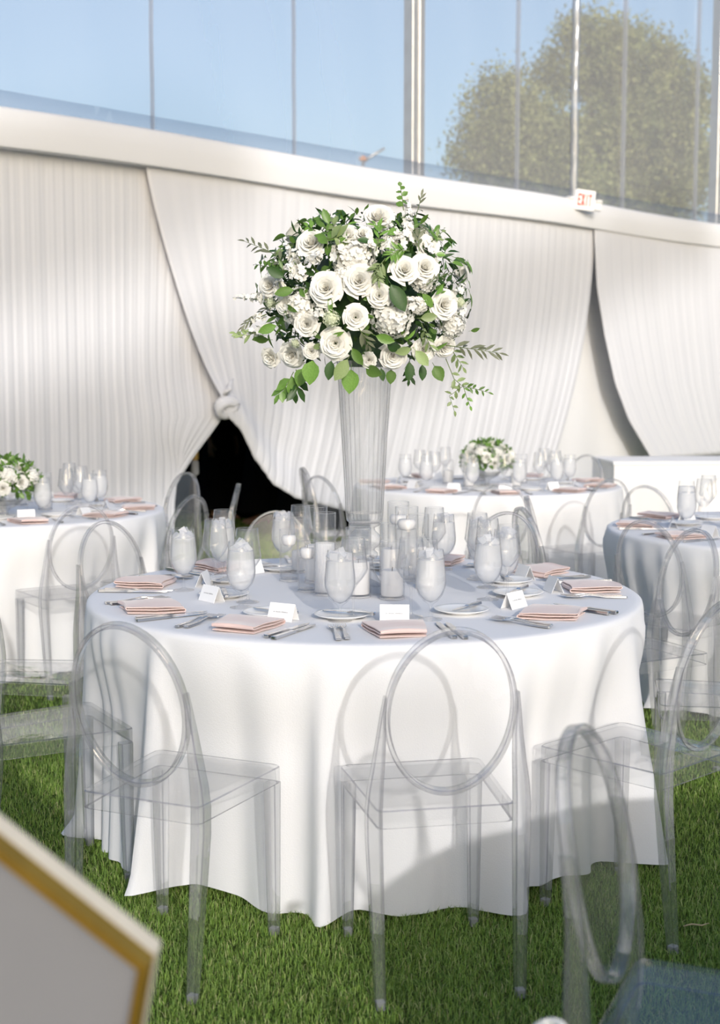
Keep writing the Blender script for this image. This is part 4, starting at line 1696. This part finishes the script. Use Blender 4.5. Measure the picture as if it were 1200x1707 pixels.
for nm, c, sets, sd in OTHERS:
    g = random.Random(sd)
    for a, r_ in sets:
        note('napkin', nm, put(NAPS[g.randrange(4)], 'napkin', c, a, r_, 0, g.uniform(-12, 12)))
        note('fork', nm, put(FORK, 'fork', c, a, .74, -.15, g.uniform(-4, 4)))
        note('knife', nm, put(KNIFE, 'knife', c, a, .75, .14, g.uniform(-4, 4)))
        note('plate', nm, put(PLATE, 'bread_plate', c, a, .53, -.11))
        note('card', nm, put(CARD, 'place_card', c, a, .60, .02, g.uniform(-10, 10)))
        note('wine', nm, obj('wine_glass', WINE, None, pt(c, a, .46, .05 + g.uniform(-.02, .02))))
        q = thing('water_goblet', None, None, pt(c, a, .55, .12 + g.uniform(-.02, .02)))
        obj('bowl', GOB, q)
        obj('water', GWAT, q)
        note('goblet', nm, q)
    for k_ in range(5):
        a = k_ * 72 + 20 * sd
        r_ = .27 if nm != 'right table' else .30
        p = pt(c, a, r_, 0)
        h = (.16, .2, .24)[k_ % 3]
        key = (.038, h, False)
        if key not in CYL:
            CYL[key] = cyl_mesh(*key)
        note('cylinder', nm, obj('candle_cylinder', CYL[key], None, p))
        note('candle', nm, pillar(p + Vector((0, 0, .0105)), .032, .08, None, None))
DESC = {'napkin': ('blush folded napkin', 'napkin'), 'fork': ('silver fork', 'fork'), 'knife': ('silver knife', 'knife'), 'plate': ('white bread plate', 'plate'), 'card': ('white tented place card', 'card'),
        'wine': ('clear stemmed wine glass', 'glass'), 'goblet': ('water-filled goblet', 'glass'), 'cylinder': ('glass candle cylinder', 'candle holder'), 'candle': ('white pillar candle in a cylinder', 'candle')}
for (kind, nm), items in reg.items():
    items.sort(key=lambda o_: px_of(o_.location)[0])
    d, cat = DESC[kind]
    for i, o_ in enumerate(items):
        where = ORD[i] + ' from the left'
        tag(o_, '%s on the %s, %s' % (d, {'left table': 'left table', 'far table': 'far flower-bowl table', 'right table': 'right edge table'}[nm], where), cat, '%s items of the %s' % (kind, nm))

# ================================================================== turf
def turf(annex=False):
    g_ = np.random.default_rng(4)
    out = []

    def region(n, x0, x1, y0, y1, h, w):
        x = g_.uniform(x0, x1, n)
        y = g_.uniform(y0, y1, n)
        keep = np.ones(n, bool)
        for c in (TC, LT, FT, RT):
            keep &= (x - c.x) ** 2 + (y - c.y) ** 2 > .80 ** 2
        # only where a camera near this one could see it
        keep &= np.abs(x) < .34 * y + .45
        x, y = x[keep], y[keep]
        return np.stack([x, y, np.full(len(x), h), np.full(len(x), w)], 1)
    out.append(region(130000, -1.5, 1.7, 2.3, 3.8, .025, .0024))
    out.append(region(120000, -2.0, 2.2, 3.8, 5.4, .025, .0026))
    out.append(region(60000, -2.9, 2.9, 5.4, 8.0, .025, .0036))
    out.append(region(60000, -2.6, .8, 8.0, 14.5, .025, .006))
    P = np.concatenate(out)
    off = (P[:, 0] - PA.x) * WN.x + (P[:, 1] - PA.y) * WN.y
    along = (P[:, 0] - PA.x) * WT.x + (P[:, 1] - PA.y) * WT.y
    P = P[(off < -.25) if not annex else ((off > -.2) & (off < adp - .1) & (along > aw0 + .1) & (along < aw1 - .1))]
    n = len(P)
    az = g_.uniform(0, 2 * np.pi, n)
    lean = g_.uniform(.1, .95, n)
    hh = P[:, 2] * g_.uniform(.6, 1.2, n)
    dx, dy = np.cos(az), np.sin(az)
    w = P[:, 3] * g_.uniform(.7, 1.2, n)
    taz = az + np.pi / 2 + g_.uniform(-.6, .6, n)
    sx, sy = np.cos(taz) * w / 2, np.sin(taz) * w / 2
    V = np.zeros((n, 5, 3), np.float32)
    V[:, 0] = np.stack([P[:, 0] - sx, P[:, 1] - sy, np.zeros(n)], 1)
    V[:, 1] = np.stack([P[:, 0] + sx, P[:, 1] + sy, np.zeros(n)], 1)
    mx, my = P[:, 0] + dx * hh * lean * .35, P[:, 1] + dy * hh * lean * .35
    V[:, 2] = np.stack([mx + sx * .8, my + sy * .8, hh * .6], 1)
    V[:, 3] = np.stack([mx - sx * .8, my - sy * .8, hh * .6], 1)
    V[:, 4] = np.stack([P[:, 0] + dx * hh * lean, P[:, 1] + dy * hh * lean, hh * (1 - .25 * lean)], 1)
    me = bpy.data.meshes.new('turf')
    me.vertices.add(n * 5)
    me.vertices.foreach_set('co', V.reshape(-1))
    base = (np.arange(n) * 5)[:, None]
    quads = base + np.array([[0, 1, 2, 3]])
    tris = base + np.array([[3, 2, 4]])
    loops = np.concatenate([quads, tris], 1).reshape(-1)
    me.loops.add(n * 7)
    me.loops.foreach_set('vertex_index', loops.astype(np.int32))
    me.polygons.add(n * 2)
    ls = np.stack([np.arange(n) * 7, np.arange(n) * 7 + 4], 1).reshape(-1)
    me.polygons.foreach_set('loop_start', ls.astype(np.int32))
    me.update(calc_edges=True)
    pal = np.array([(.19, .29, .055), (.13, .22, .04), (.25, .34, .09), (.36, .37, .16), (.09, .17, .03)])
    ci = g_.choice(5, n, p=[.36, .24, .22, .08, .10])
    col = 1.4 * pal[ci] * g_.uniform(.8, 1.2, (n, 1))
    c4 = np.ones((n, 5, 4), np.float32)
    c4[:, :, :3] = col[:, None, :]
    at_ = me.color_attributes.new('shade', 'FLOAT_COLOR', 'POINT')
    at_.data.foreach_set('color', c4.reshape(-1))
    me.materials.append(M['blade'])
    return me


tag(obj('turf_grass', turf()), 'short artificial grass covering the floor', 'grass', kind='stuff')
tag(obj('turf_grass', turf(True)), 'sunlit strip of artificial grass beyond the dark opening', 'grass', kind='stuff')

# ================================================================== near things
# hexagonal board on a stand, gold-framed
hx_c = at_y(255, 1600, 1.14)           # its right-hand corner
e1 = (at_y(0, 1412, 1.13) - hx_c).normalized()
dn = (at_y(228, 1720, 1.16) - hx_c).normalized()
nrm = e1.cross(dn).normalized()
if nrm.y > 0:
    nrm = -nrm
bis = (e1 + dn).normalized()
per = nrm.cross(bis).normalized()
SIDE = .42
ctr = hx_c + bis * SIDE
hexv = lambda r_, off: [ctr + (-bis * math.cos(k_ * PI / 3) + per * math.sin(k_ * PI / 3)) * r_ + nrm * off for k_ in range(6)]
t = thing('hexagon_board', 'blurred hexagonal board with a gold frame in the bottom left corner', 'sign board', (ctr.x, ctr.y, 0))
iv = -Vector((ctr.x, ctr.y, 0))
sh = lambda L__: [p + iv for p in L__]
mb = MB()
mb.rings([sh(hexv(SIDE, -.006)), sh(hexv(SIDE - .002, .010)), sh(hexv(SIDE - .012, .012)), sh(hexv(SIDE - .0145, .002)), sh(hexv(SIDE - .0145, -.006))], close=True)
obj('gold_frame', mb.mesh('gold_frame', M['gold'], False), t)
mb = MB()
mb.rings([sh(hexv(SIDE + .001, -.026)), sh(hexv(SIDE + .001, -.007)), sh(hexv(SIDE - .02, -.007)), sh(hexv(SIDE - .02, -.026))], close=True)
obj('rim', mb.mesh('pale_rim', M['gold_edge'], False), t)
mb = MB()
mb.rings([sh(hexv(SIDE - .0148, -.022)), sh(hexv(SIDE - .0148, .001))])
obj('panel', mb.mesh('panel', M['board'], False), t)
lowest = sorted(hexv(SIDE - .05, -.026), key=lambda p: p.z)[:3]
for p in lowest[:2]:
    mb = MB()
    mb.tube([p + iv, Vector((p.x + iv.x, p.y + iv.y + .05, 0.0))], .012, 8)
    obj('leg', mb.mesh('stand_leg', M['gold'], True), t)
p = ctr - nrm * .04
mb = MB()
mb.tube([p + iv, Vector((p.x + iv.x - .05, p.y + iv.y + .35, 0.0))], .012, 8)
obj('leg', mb.mesh('stand_leg', M['gold'], True), t)

# white rose in a slender stand vase at the bottom edge
wp = at_y(915, 1712, 1.62)
t = thing('stem_vase', 'blurred white rose in a slim floor vase at the bottom edge', 'flowers', (wp.x, wp.y, 0))
obj('rose', ROSES[2], t, (0, 0, wp.z - .01), (R(12), R(-10), 0), .028)
mb = MB()
mb.tube([(0, 0, .02), (0, .003, .3), (0, 0, wp.z - .02)], .003, 6)
obj('stem', mb.mesh('stem', M['stem']), t)
mb = MB()
mb.lathe([(0, 0), (.055, 0), (.056, .005), (.03, .03), (.022, .2), (.024, .45), (.0235, .451), (.022, .45), (.019, .2), (0, .02)], 24)
obj('vase', mb.mesh('slim_vase', M['vase_glass'], True, 50), t)

# a dry twig on the turf
p = at(1160, 1543, .026)
mb = MB()
mb.tube([(-.035, 0, 0), (-.01, .004, .003), (.015, -.002, .001), (.036, .003, .004)], [.0012, .0022, .002, .001], 6)
tag(obj('twig', mb.mesh('twig', pbr('dry_straw', (.55, .42, .26), .8)), None, p, (0, 0, .1)), 'dry straw-coloured twig lying on the shaded grass at the right', 'twig')

# exit sign on the eave band
sE = s_of(975)
sE = min((sE - .01 * i_ for i_ in range(100)), key=lambda q: abs(px_of(W(q, -.22, 3.38))[0] - 974))
pz = W(sE, -.22, at_y(974, 334, W(sE, -.22, 0).y).z)
t = thing('exit_sign', 'small white EXIT sign with red letters on the wall band', 'sign', pz, 0)
t.rotation_euler = (R(0), R(6), WROT - R(34))
mb = MB()
mb.box((0, 0, .0), (.22, .05, .20), 0, None, .012)
obj('housing', mb.mesh('housing', M['sign_white'], True, 40), t)
for x in (-.148, .148):
    mb = MB()
    mb.box((x, .01, -.035), (.085, .09, .1), 0, None, .02)
    mb.lathe([(0, -.012), (.034, -.008), (.034, .012), (0, .016)], 14, c=(x, -.03, .0))
    obj('lamp_head', mb.mesh('lamp_head', M['sign_white'], True, 40), t)
mb = MB()
LET = {'E': [(0, 0, .25, 1), (0, 0, 1, .17), (0, .415, .85, .17), (0, .83, 1, .17)], 'I': [(.35, 0, .3, 1)], 'T': [(0, .83, 1, .17), (.37, 0, .26, 1)]}
x = -.08
for ch in 'EXIT':
    w, h = .032, .12
    if ch == 'X':
        for sg in (-1, 1):
            rot = Matrix.Rotation(sg * math.atan2(w * .85, h), 3, 'Y')
            mb.box((x + w / 2, -.029 - .001 * sg, .0), (.012, .006, h * 1.02), 0, rot)
    else:
        for bx, bz, bw, bh in LET[ch]:
            mb.box((x + (bx + bw / 2) * w, -.028, -h / 2 + (bz + bh / 2) * h), (bw * w, .006, bh * h))
    x += .04 if ch != 'I' else .036
obj('lettering', mb.mesh('exit_lettering', M['sign_red'], False), t)

# ================================================================== people in the dark annex
def person(p, face, label, dress_hem=.2, heel=False, seed=0):
    t = thing('person', label, 'person', p, math.atan2(face[1], face[0]) - PI / 2, 'people in black beyond the opening')
    J, E, Rd = [], [], []

    def j(x, y, z, r_, par=None):
        J.append((x, y, z))
        Rd.append(r_)
        if par is not None:
            E.append((par, len(J) - 1))
        return len(J) - 1
    H = 1.66
    pel = j(0, 0, .93, .125)
    wa = j(0, .01, 1.06, .105, pel)
    ch = j(0, 0, 1.24, .125, wa)
    ne0 = j(0, -.01, 1.38, .062, ch)
    ne = j(0, .0, 1.44, .048, ne0)
    hd = j(0, .015, 1.52, .075, ne)
    hd2 = j(0, .015, 1.60, .078, hd)
    j(0, .01, 1.655, .05, hd2)
    lift = .05 if heel else 0
    for s in (-1, 1):
        hp = j(s * .085, 0, .86, .088, pel)
        kn = j(s * .09, .02, .49 + lift, .054, hp)
        cf = j(s * .09, -.005, .36 + lift, .052, kn)
        an = j(s * .09, -.02, .09 + lift, .034, cf)
        he = j(s * .09, -.03, .04 + lift * .9, .032, an)
        bl = j(s * .095, .09, .032, .033, he)
        j(s * .10, .16, .024, .022, bl)
        sh_ = j(s * .165, -.01, 1.345, .052, ch)
        el_ = j(s * .21, -.02, 1.08, .038, sh_)
        wr = j(s * .22, .05, .85, .025, el_)
        pa = j(s * .222, .06, .80, .028, wr)
        for q in range(4):
            a_ = j(s * (.222), .035 + .016 * q, .76, .0095, pa)
            b_ = j(s * (.216), .038 + .016 * q, .725 - (.008, .0, .003, .012)[q], .008, a_)
            j(s * (.206), .038 + .016 * q, .695 - (.006, .0, .002, .014)[q], .0065, b_)
        a_ = j(s * .21, .095, .79, .011, pa)
        j(s * .20, .108, .755, .008, a_)
    me = bpy.data.meshes.new('body')
    me.from_pydata(J, E, [])
    me.materials.append(M['skin'])
    bo = obj('body', me, t)
    sk = bo.modifiers.new('skin', 'SKIN')
    for i, r_ in enumerate(Rd):
        me.skin_vertices[0].data[i].radius = (r_, r_)
    me.skin_vertices[0].data[0].use_root = True
    bo.modifiers.new('smooth', 'SUBSURF').levels = 1
    bo.modifiers['smooth'].render_levels = 2
    m_ = MB()
    rs = []
    for z, a_, b_ in ((dress_hem, .26, .24), (.5, .22, .19), (.8, .18, .15), (.93, .17, .14), (1.06, .135, .12), (1.2, .165, .14), (1.3, .185, .125), (1.37, .15, .09), (1.40, .08, .07)):
        rs.append([Vector((a_ * math.cos(2 * PI * k_ / 32) * (1 + (.05 * math.cos(10 * PI * k_ / 32 * 2) if z < .6 else 0)), b_ * math.sin(2 * PI * k_ / 32), z)) for k_ in range(32)])
    m_.rings(rs, cap=False)
    o_ = obj('dress', m_.mesh('dress', M['black_cloth'], True), t)
    for s in (-1, 1):
        m_ = MB()
        m_.tube([(s * .14, -.01, 1.36), (s * .175, -.012, 1.32), (s * .21, -.02, 1.08), (s * .221, .04, .89)], [.07, .066, .052, .042], 12)
        obj('sleeve', m_.mesh('sleeve', M['black_cloth'], True), t)
        m_ = MB()
        x = s * .095
        m_.rings([[Vector((x + .038 * q * math.cos(2 * PI * k_ / 10), y, max(.0, z + .03 * q * math.sin(2 * PI * k_ / 10)))) for k_ in range(10)] for y, z, q in ((-.07, .03 + lift, .7), (-.03, .03 + lift, 1.0), (.04, .03 + lift * .4, .95), (.11, .026, 1.0), (.165, .02, .75), (.19, .015, .3))])
        if heel:
            m_.tube([(x, -.05, .06), (x, -.05, .0)], [.018, .008], 8)
        obj('shoe', m_.mesh('shoe', M['nude_shoe' if heel else 'skin'], True), t)
    m_ = MB()
    m_.lathe([(.088, 1.50), (.097, 1.56), (.098, 1.62), (.08, 1.675), (.04, 1.70), (0, 1.705)], 20, c=(0, -.012, 0))
    m_.lathe([(0, 1.36), (.05, 1.38), (.08, 1.48), (.08, 1.58), (0, 1.62)], 16, c=(0, -.045, 0))
    obj('hair', m_.mesh('hair', M['hair'], True), t)
    m_ = MB()
    for s in (-1, 1):
        m_.lathe([(0, -.008), (.008, 0), (0, .008)], 8, c=(s * .032, .09, 1.58))
    obj('eyes', m_.mesh('eyes', M['hair'], True), t)
    m_ = MB()
    m_.rings([[Vector((-.006, .088, 1.575)), Vector((.006, .088, 1.575)), Vector((0, .096, 1.576))], [Vector((-.013, .088, 1.54)), Vector((.013, .088, 1.54)), Vector((0, .115, 1.542))]])
    obj('nose', m_.mesh('nose', M['skin'], False), t)
    return t


person((-.58, 12.8, 0), (-.9, -.4), 'person in a long black dress, one bare ankle showing right of the dark opening', .21)
person((-1.02, 13.5, 0), (-.95, -.3), 'person in black with nude heeled shoes in the middle of the dark opening', .13, True)
person((-1.5, 13.95, 0), (.8, -.5), 'person in long black clothes in the dark opening, hand hanging', .12)
# narrow yellow and grey banner pole in the gap
p = at_y(325, 797, 11.35)
t = thing('banner_pole', 'narrow pole with yellow and grey wrapping beside the left drape edge', 'pole', (p.x, p.y, 0))
mb = MB()
mb.tube([(0, 0, 0), (0, 0, 1.2)], .012, 8)
obj('pole', mb.mesh('pole', M['grey_metal']), t)
mb = MB()
mb.lathe([(.02, .66), (.035, .67), (.036, .72), (.033, .78), (.02, .79)], 14)
obj('grey_wrap', mb.mesh('grey_wrap', M['pale_blue']), t)
mb = MB()
mb.lathe([(.02, .79), (.034, .80), (.032, .88), (.026, .92), (.012, .93)], 14)
obj('yellow_wrap', mb.mesh('yellow_wrap', M['yellow']), t)


# ================================================================== outside
def tree(name, label, base, lobes, nclump, leaf_s, seed, pal, kind=None, trunk_h=None, spread=.17):
    """lobes: (centre relative to base, radii); leaves as small folded blades in clumps through each lobe"""
    g_ = np.random.default_rng(seed)
    t = thing(name, label, 'tree', base) if kind is None else None
    parts_c, parts_n = [], []
    tot = sum(r_[0] * r_[1] * r_[2] for _, r_ in lobes)
    C_, S_ = [], []
    for c_, r_ in lobes:
        n = int(nclump * r_[0] * r_[1] * r_[2] / tot) + 4
        d = g_.normal(size=(n, 3))
        d /= np.linalg.norm(d, axis=1)[:, None]
        rad = g_.uniform(.25, 1.0, n) ** .5
        C_.append(np.array(c_) + d * rad[:, None] * np.array(r_))
    C_ = np.concatenate(C_)
    nl = 70
    n = len(C_) * nl
    shade = np.repeat(g_.uniform(.45, 1.45, len(C_)), nl)
    hue = np.repeat(g_.uniform(0, 1, len(C_)), nl)
    P = np.repeat(C_, nl, 0) + g_.normal(size=(n, 3)) * spread
    d1 = g_.normal(size=(n, 3))
    d1 /= np.linalg.norm(d1, axis=1)[:, None]
    d2 = np.cross(d1, g_.normal(size=(n, 3)))
    d2 /= np.linalg.norm(d2, axis=1)[:, None]
    s = leaf_s * g_.uniform(.6, 1.3, (n, 1))
    V = np.zeros((n, 4, 3), np.float32)
    V[:, 0] = P - d1 * s
    V[:, 1] = P + d2 * s * .45
    V[:, 2] = P + d1 * s
    V[:, 3] = P - d2 * s * .45
    me = bpy.data.meshes.new('foliage')
    me.vertices.add(n * 4)
    me.vertices.foreach_set('co', V.reshape(-1))
    me.loops.add(n * 4)
    me.loops.foreach_set('vertex_index', np.arange(n * 4, dtype=np.int32))
    me.polygons.add(n)
    me.polygons.foreach_set('loop_start', (np.arange(n) * 4).astype(np.int32))
    me.update(calc_edges=True)
    pa, pb = np.array(pal[0]), np.array(pal[1])
    col = (pa[None] * (1 - hue[:, None]) + pb[None] * hue[:, None]) * shade[:, None]
    c4 = np.ones((n, 4, 4), np.float32)
    c4[:, :, :3] = col[:, None, :]
    me.color_attributes.new('shade', 'FLOAT_COLOR', 'POINT').data.foreach_set('color', c4.reshape(-1))
    me.materials.append(M['oak'])
    if kind:
        o_ = obj(name, me, None, base)
        return tag(o_, label, 'tree', kind=kind)
    tag(obj('foliage', me, t), kind='stuff')
    m_ = MB()
    top = np.mean([c_ for c_, _ in lobes], 0)
    th = trunk_h or top[2] * .5
    m_.tube([(0, 0, 0), (.05, 0, th * .5), (top[0] * .15, 0, th)], [.36, .28, .24], 10)
    obj('trunk', m_.mesh('trunk', M['bark']), t)
    for c_, r_ in lobes:
        m_ = MB()
        a_ = Vector((top[0] * .15, 0, th * .97))
        b_ = Vector(c_)
        m_.tube([a_, a_.lerp(b_, .5) + Vector((0, 0, .2)), b_], [.15, .09, .03], 7)
        obj('branch', m_.mesh('branch', M['bark']), t)
    return t


DT = 30.0


def lobe(px, py, rx, rz, base, dy=0.0):
    p = at_y(px, py, DT + dy)
    k_ = (DT + dy) / FPX
    return ((p.x - base.x, p.y - base.y, p.z), (rx * k_, max(rx, rz) * k_ * .8, rz * k_))


b0 = Vector((at_y(1040, 853, DT).x, DT, 0))
tree('oak_tree', 'tall round-crowned oak outside the clear panes, the larger crown', b0,
     [lobe(1050, 120, 85, 75, b0), lobe(965, 95, 60, 60, b0), lobe(920, 140, 40, 40, b0), lobe(1120, 170, 60, 80, b0), lobe(1040, 230, 100, 70, b0), lobe(1110, 300, 75, 75, b0), lobe(1000, 320, 90, 55, b0), lobe(1000, 60, 45, 35, b0), lobe(1140, 250, 40, 80, b0)], 900, .058, 5,
     ((.20, .24, .08), (.31, .33, .14)))
b1 = Vector((at_y(845, 853, DT - 7).x, DT - 7, 0))
tree('oak_tree', 'smaller oak crown outside the clear panes, left of the larger', b1,
     [lobe(835, 190, 50, 60, b1, -7), lobe(800, 250, 40, 40, b1, -7), lobe(860, 260, 60, 60, b1, -7), lobe(830, 320, 60, 40, b1, -7), lobe(910, 250, 50, 60, b1, -7), lobe(900, 330, 55, 40, b1, -7), lobe(890, 190, 30, 35, b1, -7), lobe(785, 260, 28, 25, b1, -7), lobe(940, 300, 50, 50, b1, -7)], 520, .046, 6,
     ((.21, .25, .08), (.31, .33, .14)))
# low hedge line far off, between tents
# street lamp
p = at_y(605, 268, 42)
t = thing('street_lamp', 'distant street lamp whose short arm shows above the wall band', 'street lamp', (p.x, p.y, 0))
mb = MB()
mb.tube([(0, 0, 0), (0, 0, p.z)], [.09, .05], 8)
obj('pole', mb.mesh('pole', M['alu']), t)
q = at_y(641, 247, 42)
mb = MB()
mb.tube([(0, 0, p.z - .05), (.2, 0, p.z + .1), (q.x - p.x, 0, q.z)], [.05, .045, .04], 8)
obj('arm', mb.mesh('arm', M['alu']), t)
mb = MB()
mb.lathe([(0, -.08), (.12, -.05), (.14, .02), (.05, .1), (0, .11)], 12, c=(0, 0, p.z + .05))
obj('lamp_head', mb.mesh('lamp_head', M['amber']), t)

# unseen foliage added behind the tent to throw soft shade bands on the drapes
def shade_pt(px, py, Y0):
    """where a ray of sun that lands at this point of the wall crosses the plane Y = Y0"""
    s = s_of(px)
    w = W(s, 0, zw(px, py))
    k_ = (w.y - Y0) / SUN_DIR.y
    return w - SUN_DIR * k_


YS = -24.0
lobes = []
for pts, rz in (([(-40, 380), (40, 355), (110, 330), (180, 310), (250, 292), (320, 275)], .34), ([(0, 800), (80, 765), (160, 735), (240, 705), (320, 670), (390, 640)], .26), ([(560, 610), (640, 580), (720, 550), (800, 520), (880, 490), (960, 465), (1040, 430), (1120, 390)], .30)):
    for px, py in pts:
        w = shade_pt(px, py, YS)
        lobes.append(((w.x, 0, w.z), (.42, .7, rz)))
tree('shade_foliage', 'added unseen foliage behind the tent, shading the drapes', Vector((0, YS, 0)), lobes, 700, .065, 9, ((.10, .11, .045), (.15, .15, .07)), kind='stuff', spread=.12)
